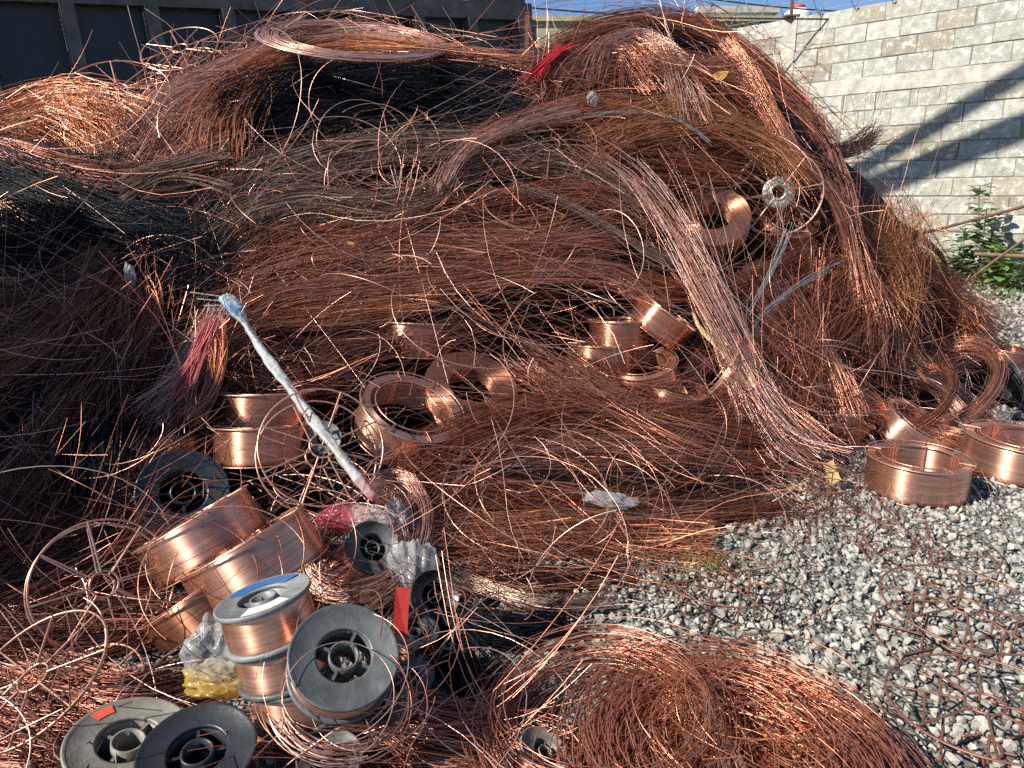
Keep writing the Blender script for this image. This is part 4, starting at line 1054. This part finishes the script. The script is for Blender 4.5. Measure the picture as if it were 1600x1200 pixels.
basket(820, 330, (.1, .80, .6), .17, .10, 'wire basket pressed into the red-brown hank', dy=-.06, spin=.2, rust=True)
basket(190, 160, (-.15, .80, .55), .20, .12, 'wire basket on the crest before the truck ribs', dy=-.05, spin=.3)
basket(288, 92, (-.30, .82, .45), .17, .10, 'wire basket on the crest just under the truck rail', dy=-.0, spin=.3)
hb = basket(1216, 302, (.05, .15, .98), .185, .06, 'wire wheel with a galvanised hub plate on the lower dome', dy=-.04, spin=.15)
part('hub_plate', lathe_mesh('hub_plate', [(.020, .047), (.056, .047), (.056, .051), (.020, .051)], 36, 'galvanised'), hb)
part('hub_ring', lathe_mesh('hub_ring', [(.024, .0515), (.029, .0515), (.029, .060), (.024, .060)], 36, 'galvanised'), hb)

# plastic spools
def flange_mesh(mat, R=.100, hole=.050):
    prof = [(hole, .0), (hole, .005), (hole + .004, .006), (R - .006, .0045), (R - .003, .007), (R, .006), (R, .001), (R - .004, 0)]
    return lathe_mesh('flange', prof, 60, mat)
PM = {}
def plastic_meshes(mat):
    if mat in PM: return PM[mat]
    fl = flange_mesh(mat)
    core = lathe_mesh('core', [(.050, -.0249), (.053, -.0249), (.053, .0249), (.050, .0249)], 40, mat)
    hub = lathe_mesh('hub', [(.0235, -.029), (.028, -.029), (.028, .029), (.0235, .029)], 32, mat)
    v, f = box_geo(.0275, .0505, -.0028, .0028, -.024, .024)
    sp = bpy.data.meshes.new('web'); sp.from_pydata(v, [], f); sp.materials.append(MATS[mat])
    PM[mat] = (fl, core, hub, sp)
    return PM[mat]
PW = lathe_mesh('winding', ridged(.092, .0535, .0485, 4, 4, .0002), 60, 'winding_bright')
PWN = lathe_mesh('winding', ridged(.068, .0535, .0485, 4, 4, .0002), 60, 'winding')
G_PL = 'plastic wire spools in front of the heap'
def plastic(px, py, axis, R, H, label, mat='plastic_grey', dy=0.0, ground=None, spin=0.4, wind=None, world_axis=False, loc=None, webs=4):
    t = thing('plastic_spool', label, 'plastic spool', (0, 0, 0), G_PL)
    if loc is None: loc = at(px, py, float(depth(px, py)) + dy) if ground is None else onground(*ground) + np.array([0, 0, H / 2 + .01])
    ax = axis if world_axis else cam_axis(px, py, axis)
    t.matrix_world = xform(loc, ax, spin, (R / .1, R / .1, H / .06))
    fl, core, hub, web = plastic_meshes(mat)
    f1 = part('flange', fl, t, Matrix.Translation((0, 0, .025)))
    part('flange', fl, t, Matrix.Translation((0, 0, -.025)) @ Matrix.Rotation(math.pi, 4, 'X'))
    part('core', core, t); part('hub', hub, t)
    for k in range(webs): part('web', web, t, Matrix.Rotation(2 * math.pi * k / webs + .4, 4, 'Z'))
    if wind: part('winding', wind, t)
    return t, f1
def sector(name, r0, r1, a0, a1, z, th, mat, parent):
    n = 14; v = []; f = []
    for i in range(n + 1):
        a_ = a0 + (a1 - a0) * i / n
        for rr in (r0, r1):
            for zz in (z, z + th): v.append((rr * math.cos(a_), rr * math.sin(a_), zz))
    for i in range(n):
        q = i * 4; p = q + 4
        f += [(q + 1, q + 3, p + 3, p + 1), (q, p, p + 2, q + 2), (q + 2, p + 2, p + 3, q + 3), (q, q + 1, p + 1, p)]
    f += [(0, 2, 3, 1), (n * 4, n * 4 + 1, n * 4 + 3, n * 4 + 2)]
    return mesh_obj(name, v, f, mat, parent)
ax3 = cam_axis(424, 958, (-.19, .92, .34)); top3 = at(420, 962, 1.20)
t, f1 = plastic(424, 958, ax3, .086, .077, 'topmost of three stacked plastic spools, its flange painted with a blue sky reflection', wind=PW, mat='plastic_pale', world_axis=True, loc=top3)
sector('sky_reflection', .056, .094, -.2, 1.6, .0062, .0006, 'reflection_blue', f1)  # sky reflection on the flange, painted as a blue sector
sector('paper_label', .058, .092, 3.4, 4.5, .0062, .0006, 'label_paper', f1)
plastic(428, 1018, ax3 * .97 + Vector((.05, 0, 0)), .084, .075, 'middle of three stacked plastic spools full of copper wire', wind=PW, spin=1, world_axis=True, loc=top3 - np.array(ax3) * .078)
plastic(440, 1085, ax3 * .95 + Vector((.10, 0, 0)), .084, .075, 'lowest of three stacked plastic spools full of copper wire', wind=PW, spin=2, world_axis=True, loc=top3 - np.array(ax3) * .156 + np.array([.010, 0, 0]))
plastic(535, 1035, (.12, .36, .92), .092, .06, 'big dark grey spool flange facing the viewer beside the stack', dy=1.115 - float(depth(535, 1035)), wind=PW, spin=.1)
plastic(648, 1003, (.05, .75, .65), .056, .06, 'small black spool with a little copper wire under the red tape', mat='plastic_black', dy=-.06, wind=PWN)
plastic(642, 1080, (-.25, .72, .65), .058, .06, 'small grey spool beside the big dark grey flange', dy=-.05, wind=PWN)
plastic(285, 775, (.10, .28, .95), .125, .08, 'black spool flange in shade behind the bright leaning spools', mat='plastic_black', dy=-.06, wind=PWN)
plastic(505, 688, (.15, .30, .94), .052, .06, 'small pale grey spool seen through the large wire wheel', mat='plastic_pale', dy=-.12)
t, f1 = plastic(200, 1182, (.12, .70, .70), .102, .075, 'big beige spool flange lying at the lower photo border', mat='plastic_beige', dy=-.06, spin=.2)
sector('orange_mark', .072, .092, 1.35, 1.75, .0062, .0006, 'paint_orange', f1)
plastic(312, 1195, (-.05, .62, .78), .094, .07, 'black spool flange lying beside the big beige flange', mat='plastic_black', dy=-.10, spin=.7)
plastic(515, 1200, (.05, .6, .8), .056, .06, 'small grey spool half out of view below the pale ring of wire', dy=-.06, wind=PWN)
plastic(842, 1190, (.45, .60, .66), .050, .055, 'small olive grey spool inside the smaller coil', mat='plastic_beige', dy=-.06, wind=PWN)
plastic(580, 1128, (.15, .75, .62), .065, .05, 'grey spool lying under the big dark grey flange', dy=-.05, wind=PWN)
plastic(566, 872, (.35, .30, .88), .070, .16, 'grey plastic core wound about by pink copper strands', dy=-.14, wind=PW, mat='plastic_grey')
plastic(668, 938, (.30, .15, .94), .062, .12, 'dark round spool wrapped in plastic film', mat='plastic_black', dy=-.10)
# ------------------------------------------------------------------ plastic film
def film(name, label, px, py, dy, size, mat, seed, axis=(0, .6, .8), cat='plastic film'):
    r = np.random.default_rng(seed)
    nu, nv = 56, 40
    v, f = [], []
    k = r.normal(0, 1, (14, 3)) * np.linspace(1.2, 6, 14)[:, None]; ph = r.random(14) * 6.28; am = np.linspace(.20, .035, 14) * r.uniform(.5, 1.2, 14)
    for j in range(nv + 1):
        th = math.pi * j / nv
        for i in range(nu):
            a_ = 2 * math.pi * i / nu
            d = np.array([math.sin(th) * math.cos(a_), math.sin(th) * math.sin(a_), math.cos(th)])
            s = 1 + sum(am[q] * (abs(math.sin(k[q] @ d * 1.3 + ph[q])) * 2 - 1) for q in range(14)) * .5
            v.append(d * s * np.array(size))
    for j in range(nv):
        for i in range(nu):
            f.append((j * nu + i, (j + 1) * nu + i, (j + 1) * nu + (i + 1) % nu, j * nu + (i + 1) % nu))
    o = mesh_obj(name, v, f, mat, None, True)
    z_ = cam_axis(px, py, axis); x_ = (Vector((1, 0, 0)) - z_ * z_.x).normalized(); y_ = z_.cross(x_)
    o.matrix_world = Matrix.Translation(Vector(at(px, py, float(depth(px, py)) + dy))) @ Matrix((x_, y_, z_)).transposed().to_4x4()
    return tag(o, label, cat)
pts = np.stack([toward(S(x, y), l) for x, y, l in ((352, 462, .20), (372, 490, .21), (405, 540, .22), (440, 590, .25), (478, 640, .28), (515, 690, .30), (550, 735, .29), (590, 785, .24))])
cs = spline(pts, 60)
T = np.gradient(cs, axis=0); T /= np.linalg.norm(T, axis=1, keepdims=True)
Ax = np.cross(T, [0.1, .3, 1]); Ax /= np.linalg.norm(Ax, axis=1, keepdims=True); Bx = np.cross(T, Ax)
v, f = [], []
NS = 18
r_ = np.random.default_rng(3)
for i in range(60):
    base = .0175 + .012 * math.exp(-((i - 3) / 4) ** 2) + .0022 * math.sin(i * .37) + .0014 * math.sin(i * 1.3) - .006 * math.exp(-((i - 9) / 3) ** 2)
    if i == 0 or i == 59: base *= .4
    for j in range(NS):
        a_ = 2 * math.pi * j / NS
        rr = base * (1 + .16 * math.sin(3 * a_ + i * .33) + .12 * abs(math.sin(2 * a_ - i * .21)) + r_.normal(0, .05))
        v.append(cs[i] + (Ax[i] * math.cos(a_) * (1 if i % 60 < 8 else .9) + Bx[i] * math.sin(a_) * .62) * rr)
for i in range(59):
    for j in range(NS): f.append((i * NS + j, i * NS + (j + 1) % NS, (i + 1) * NS + (j + 1) % NS, (i + 1) * NS + j))
f += [tuple(range(NS))[::-1], tuple(range(59 * NS, 60 * NS))]
rod = mesh_obj('plastic_roll', v, f, 'film_rod', None, True)
tag(rod, 'long twisted roll of whitish plastic film with blue end leaning on the heap', 'plastic roll')
ends = np.stack([np.stack([cs[3] + np.array([-.09 - .02 * q, -.01, .01 * q]) * t + np.array([0, 0, .012 * q]) for t in np.linspace(0, 1, 6)]) for q in range(3)])
o = tube_obj('loose_end', ends, .0022, 'wire_steel', None, .9, 5); o.parent = rod
film('plastic_film', 'crumpled whitish film with pink patch under the pink copper hank', 555, 812, -.20, (.075, .035, .034), 'film_pink', 1, (-.2, .5, .8))
film('plastic_film', 'crumpled clear film hanging beside the grey core', 625, 822, -.16, (.030, .030, .055), 'film_clear', 2, (-.25, .95, .2))
film('plastic_film', 'clear film skirt around the dark round spool', 640, 905, -.14, (.05, .05, .08), 'film_clear', 12, (.3, .9, .3))
film('plastic_bag', 'crumpled clear bag with printed yellow side beside the stacked plastic spools', 338, 1022, -.13, (.055, .045, .062), 'film_clear', 3, (.15, .95, .3), 'plastic bag')
film('plastic_bag', 'yellow printed bag corner under the crumpled clear bag', 345, 1062, -.16, (.055, .04, .026), 'film_yellow', 4, (.2, .95, .3), 'plastic bag')
film('plastic_scrap', 'small white plastic scrap under the black drooping hank', 203, 432, -.20, (.016, .012, .034), 'film_clear', 5, (0, .95, .3), 'plastic scrap')
film('plastic_scrap', 'flat white plastic scrap at the foot of the heap', 955, 782, -.16, (.062, .03, .018), 'film_clear', 6, (.1, .95, .3), 'plastic scrap')
film('paper_scrap', 'small pale scrap tucked into the lower dome', 925, 155, -.22, (.018, .02, .024), 'film_clear', 7, (0, .9, .4), 'scrap')
film('knot', 'pale muddy knot tying the grey-brown hank', 690, 295, -.24, (.014, .014, .026), 'bark', 8, (0, .9, .4), 'knot')
def sheet(name, label, cat, px, py, dy, pts, mat, axis, spin, bend=.2, th=.001):
    """thin bent piece: outline in its own plane, bent and given thickness"""
    P = np.array(pts, float); n = len(P)
    z = bend * P[:, 0] ** 2 / .05
    v = [(p[0], p[1], zz) for p, zz in zip(P, z)] + [(p[0], p[1], zz - th) for p, zz in zip(P, z)]
    c = P.mean(0); v += [(c[0], c[1], 0), (c[0], c[1], -th)]
    f = [(i, (i + 1) % n, 2 * n) for i in range(n)] + [((i + 1) % n + n, i + n, 2 * n + 1) for i in range(n)] + [(i, i + n, (i + 1) % n + n, (i + 1) % n) for i in range(n)]
    o = mesh_obj(name, v, f, mat)
    z_ = cam_axis(px, py, axis); x_ = (Vector((1, 0, 0)) - z_ * z_.x).normalized(); y_ = z_.cross(x_)
    M3 = Matrix((x_, y_, z_)).transposed().to_4x4() @ Matrix.Rotation(spin, 4, 'Z')
    o.matrix_world = Matrix.Translation(Vector(at(px, py, float(depth(px, py)) + dy))) @ M3
    return tag(o, label, cat)
sheet('dried_leaf', 'dried yellow leaf caught on the dome', 'leaf', 1125, 119, -.24, [(-.04, 0), (-.025, .018), (0, .024), (.022, .016), (.04, 0), (.02, -.016), (0, -.021), (-.022, -.015)], 'leaf_yellow', (.2, .5, .85), .4, .35)
sheet('card_piece', 'yellow card piece stuck in wire beside the lone spool', 'card', 1300, 738, -.20, [(-.018, -.04), (.02, -.032), (.016, .042), (-.022, .03)], 'card_yellow', (.3, .2, .9), .2, .5, .003)
sheet('red_tape', 'strip of red tape hanging beside the dark round spool', 'tape', 624, 958, -.17, [(-.018, -.055), (.016, -.06), (.02, .0), (.026, .055), (-.006, .06), (-.012, 0)], 'paint_red', (.2, .2, .95), .1, .4, .002)
sheet('yellow_scrap', 'tiny yellow scrap in the red-brown hank', 'scrap', 548, 380, -.2, [(-.012, -.008), (.012, -.006), (.010, .008), (-.012, .007)], 'leaf_yellow', (.2, .6, .8), 0, .3)
cs = np.stack([toward(S(x, y), l) for x, y, l in ((1082, 488, .05), (1095, 515, .10), (1125, 545, .13), (1150, 568, .15), (1182, 590, .15))])
cs = spline(cs, 24)
v, f = [], []
for i, p in enumerate(cs):
    w = .006 + .013 * i / 23
    for dx, dz in ((-w, -.4 * w), (w, .4 * w), (w, .4 * w + .004), (-w, -.4 * w + .004)): v.append(p + np.array([dx * .7, 0.2 * w, dz]) + np.array([0, -.002 if dx > 0 else 0, 0]))
for i in range(23):
    for j in range(4): f.append((i * 4 + j, i * 4 + (j + 1) % 4, i * 4 + 4 + (j + 1) % 4, i * 4 + 4 + j))
f += [(3, 2, 1, 0), tuple(range(92, 96))]
tag(mesh_obj('plastic_strap', v, f, 'strap_yellow', None, True), 'pale yellow strap curving out of the hollow beside the copper ring', 'strap')
# ------------------------------------------------------------------ right edge: tyre, bars, weeds
ty = thing('tyre', 'black tyre lying at the photo edge on shaded gravel', 'tyre', (0, 0, 0))
tp = onground(1640, 640)
ty.matrix_world = Matrix.Translation(Vector(tp + np.array([.03, .12, .11]))) @ Matrix.Rotation(.10, 4, 'Y')
part('carcass', lathe_mesh('carcass', [(.17, -.07), (.20, -.085), (.27, -.09), (.295, -.07), (.30, 0), (.295, .07), (.27, .09), (.20, .085), (.17, .07), (.18, 0)], 48, 'rubber'), ty)
v, f = box_geo(-.011, .011, -.010, .010, -.026, .026)
tb = bpy.data.meshes.new('tread_block'); tb.from_pydata(v, [], f); tb.materials.append(MATS['rubber'])
for k in range(34):
    for z, sk in ((-.04, .25), (.04, -.25)):
        part('tread_block', tb, ty, Matrix.Rotation(2 * math.pi * (k + (.5 if z > 0 else 0)) / 34, 4, 'Z') @ Matrix.Translation((.302, 0, z)) @ Matrix.Rotation(sk, 4, 'X') @ Matrix.Rotation(math.pi / 2, 4, 'Z'))
def bar(name, label, cat, a, b, r, mat, sides=7, sag=.0):
    pts = np.stack([np.asarray(a) * (1 - t) + np.asarray(b) * t + np.array([0, 0, -sag * math.sin(math.pi * t)]) for t in np.linspace(0, 1, 8)])
    o = tube_obj(name, pts[None], r, mat, None, .5, sides)
    return tag(o, label, cat)
bar('steel_rod', 'long rusty rod sticking out of the heap across the weeds', 'rod', at(1430, 368, 4.0), at(1640, 312, 3.9), .008, 'rust_steel')
bar('wooden_stick', 'thin pale stick rising out of the heap towards the photo edge', 'stick', at(1480, 462, 4.1), at(1640, 345, 4.6), .008, 'wood_stick')
bar('wooden_stick', 'short pale branch lying level before the weeds', 'stick', at(1522, 397, 6.2), at(1650, 403, 6.0), .017, 'wood_stick')
def weed(px, py_base, Y, h, nleaf, size, mat, label, seed, lean=(0, 0)):
    r = random.Random(seed)
    b0 = at(px, py_base, Y); b0[2] = 0
    t = thing('weed', label, 'weed', tuple(b0), 'weeds at the foot of the block wall')
    nst = 3
    stems = []
    lv, lf = [], []
    for s in range(nst):
        dx, dy = r.uniform(-.16, .16) * h + lean[0], r.uniform(-.1, .1) * h
        hh = h * (1 if s == 0 else r.uniform(.55, .85))
        pts = spline([(0, 0, 0), (dx * .3, dy * .3, hh * .4), (dx * .9, dy, hh * .8), (dx * 1.1, dy, hh)], 10)
        stems.append(pts)
        for k in range(nleaf):
            q = r.uniform(.12, 1); i = min(8, int(q * 9)); p = pts[i] + (pts[i + 1] - pts[i]) * (q * 9 - i if q * 9 - i < 1 else 1)
            an = r.random() * 6.28; up = r.uniform(-.2, .7)
            d = np.array([math.cos(an), math.sin(an), up]); d /= np.linalg.norm(d)
            sd = np.cross(d, [0, 0, 1]); sd /= np.linalg.norm(sd); n_ = np.cross(sd, d)
            L = size * r.uniform(.6, 1.3) * (1.1 - .4 * q); W = L * .33
            p = p + d * L * .25
            c = len(lv)
            lv += [p, p + d * L * .4 + sd * W + n_ * W * .25, p + d * L * .45, p + d * L * .4 - sd * W + n_ * W * .25, p + d * L - n_ * L * .12,
                   p + d * L * .75 + sd * W * .75, p + d * L * .75 - sd * W * .75]
            lf += [(c, c + 1, c + 2), (c, c + 2, c + 3), (c + 1, c + 5, c + 2), (c + 2, c + 5, c + 4), (c + 2, c + 4, c + 6), (c + 2, c + 6, c + 3)]
    mesh_obj('leaves', lv, lf, mat, t)
    o = tube_obj('stem', np.array(stems), .006, 'leaf_grey_green', t, .5, 5)
    o['kind'] = 'stuff' if False else 'thing'; del o['kind']
    return t
weed(1528, 440, 8.9, 1.15, 60, .17, 'leaf_grey_green', 'tall grey-green weed growing against the block wall', 1, (.05, 0))
weed(1488, 440, 9.0, .66, 50, .15, 'leaf_green', 'dark green weed between the tall weed and the heap', 2)
weed(1562, 440, 8.4, .52, 45, .17, 'leaf_bright', 'bright green broad-leaved weed beside the tall weed', 3)
weed(1600, 440, 8.0, .62, 24, .16, 'leaf_grey_green', 'grey-green weed at the photo edge behind the level branch', 4)
weed(1455, 440, 9.2, .55, 26, .14, 'leaf_bright', 'light green weed half hidden by the bowed strap', 5)
# low ground cover
lv, lf = [], []
for k in range(2600):
    s = rng.uniform(-.9, 2.6); off = rng.uniform(.05, 1.9) ** 1.2
    p = W0 + WD * s + WN * off + np.array([0, 0, .0])
    an = rng.random() * 6.28; L = rng.uniform(.03, .09); hgt = rng.uniform(0, .16) * max(0, 1.2 - off)
    d = np.array([math.cos(an), math.sin(an), rng.uniform(.1, 1.4)]); d /= np.linalg.norm(d); sd = np.cross(d, [0, 0, 1.]); sd /= np.linalg.norm(sd)
    q = p + np.array([0, 0, hgt]); c = len(lv)
    lv += [q, q + d * L * .5 + sd * L * .22, q + d * L, q + d * L * .5 - sd * L * .22]
    lf += [(c, c + 1, c + 2), (c, c + 2, c + 3)]
tag(mesh_obj('ground_cover', lv, lf, 'leaf_green'), 'low green ground cover along the foot of the block wall', 'ground cover', kind='stuff')
# grass tuft on the gravel by the heap
lv, lf = [], []
for k in range(160):
    p = onground(1075 + rng.normal(0, 45), 893 + rng.normal(0, 10)); an = rng.random() * 6.28; L = rng.uniform(.02, .06)
    d = np.array([math.cos(an) * .5, math.sin(an) * .5, 1]); sd = np.array([-math.sin(an), math.cos(an), 0]); c = len(lv)
    lv += [p - sd * .002, p + sd * .002, p + d * L]; lf.append((c, c + 1, c + 2))
tag(mesh_obj('grass_tuft', lv, lf, 'leaf_bright'), 'small grass tuft on the gravel at the foot of the heap', 'grass', kind='stuff')

# ------------------------------------------------------------------ out of view: casters added to shade the heap and the wall
gp = thing('shade_pillar', 'unseen plastered pillar added to shade the end of the heap', 'pillar', (-2.9, 1.66, 0))  # added out of view to shade the lower end of the heap
box('shaft', -.2, .2, -.42, .42, .151, 1.90, 'blocker_plaster', gp); box('plinth', -.26, .26, -.48, .48, 0, .15, 'cement', gp); box('cap', -.25, .25, -.47, .47, 1.901, 1.97, 'cement', gp)
gl = thing('shade_panel', 'unseen sheet steel panel added beside the shading pillar', 'shade panel', (-2.9, .70, 0))  # unseen panel put in to widen the shade towards the near corner
box('panel', -.012, .012, .05, .50, .12, 1.70, 'steel_dark', gl)
for y0, y1, z0, z1 in ((.0, .049, .10, 1.75), (.501, .535, .10, 1.75), (.05, .50, 1.701, 1.75), (.05, .50, .07, .119)): box('frame_bar', -.02, .02, y0, y1, z0, z1, 'rust_steel', gl)
def wall_pt(px, py):
    d = ray(px, py); t = ((W0 - CAM) @ WN) / (d @ WN)
    return CAM + d * t
def boom(q1, q2, t1, t2, w):
    a_ = wall_pt(*q1) + SUN * t1; b_ = wall_pt(*q2) + SUN * t2
    e = (b_ - a_); a_ = a_ - e * .8; b_ = b_ + e * .8
    return Vector(a_), Vector(b_), w
cr = thing('shadow_beams', 'added unseen crane with two raised boom arms standing beside the yard', 'shadow_beams', (-6.5, 4.5, 0))  # beams added out of view, traced back from the shadow bands on the wall
inv = Matrix.Translation((6.5, -4.5, 0))
for a_, b_, w in (boom((1375, 245), (1570, 131), 9.5, 9.0, .085), boom((1412, 273), (1569, 210), 9.0, 8.4, .13)):
    L = (b_ - a_).length
    o = box('shadow_beam', -w, w, -w * .7, w * .7, 0, L, 'steel_dark'); o.parent = cr
    o.matrix_local = inv @ Matrix.Translation(a_) @ basis(b_ - a_)
box('mast', -.3, .3, -.3, .3, 0.6, 5.2, 'steel_dark', cr); box('base', -1.2, 1.2, -.8, .8, 0, .599, 'steel_dark', cr)


print("TRIANGLES", TRIS[0])
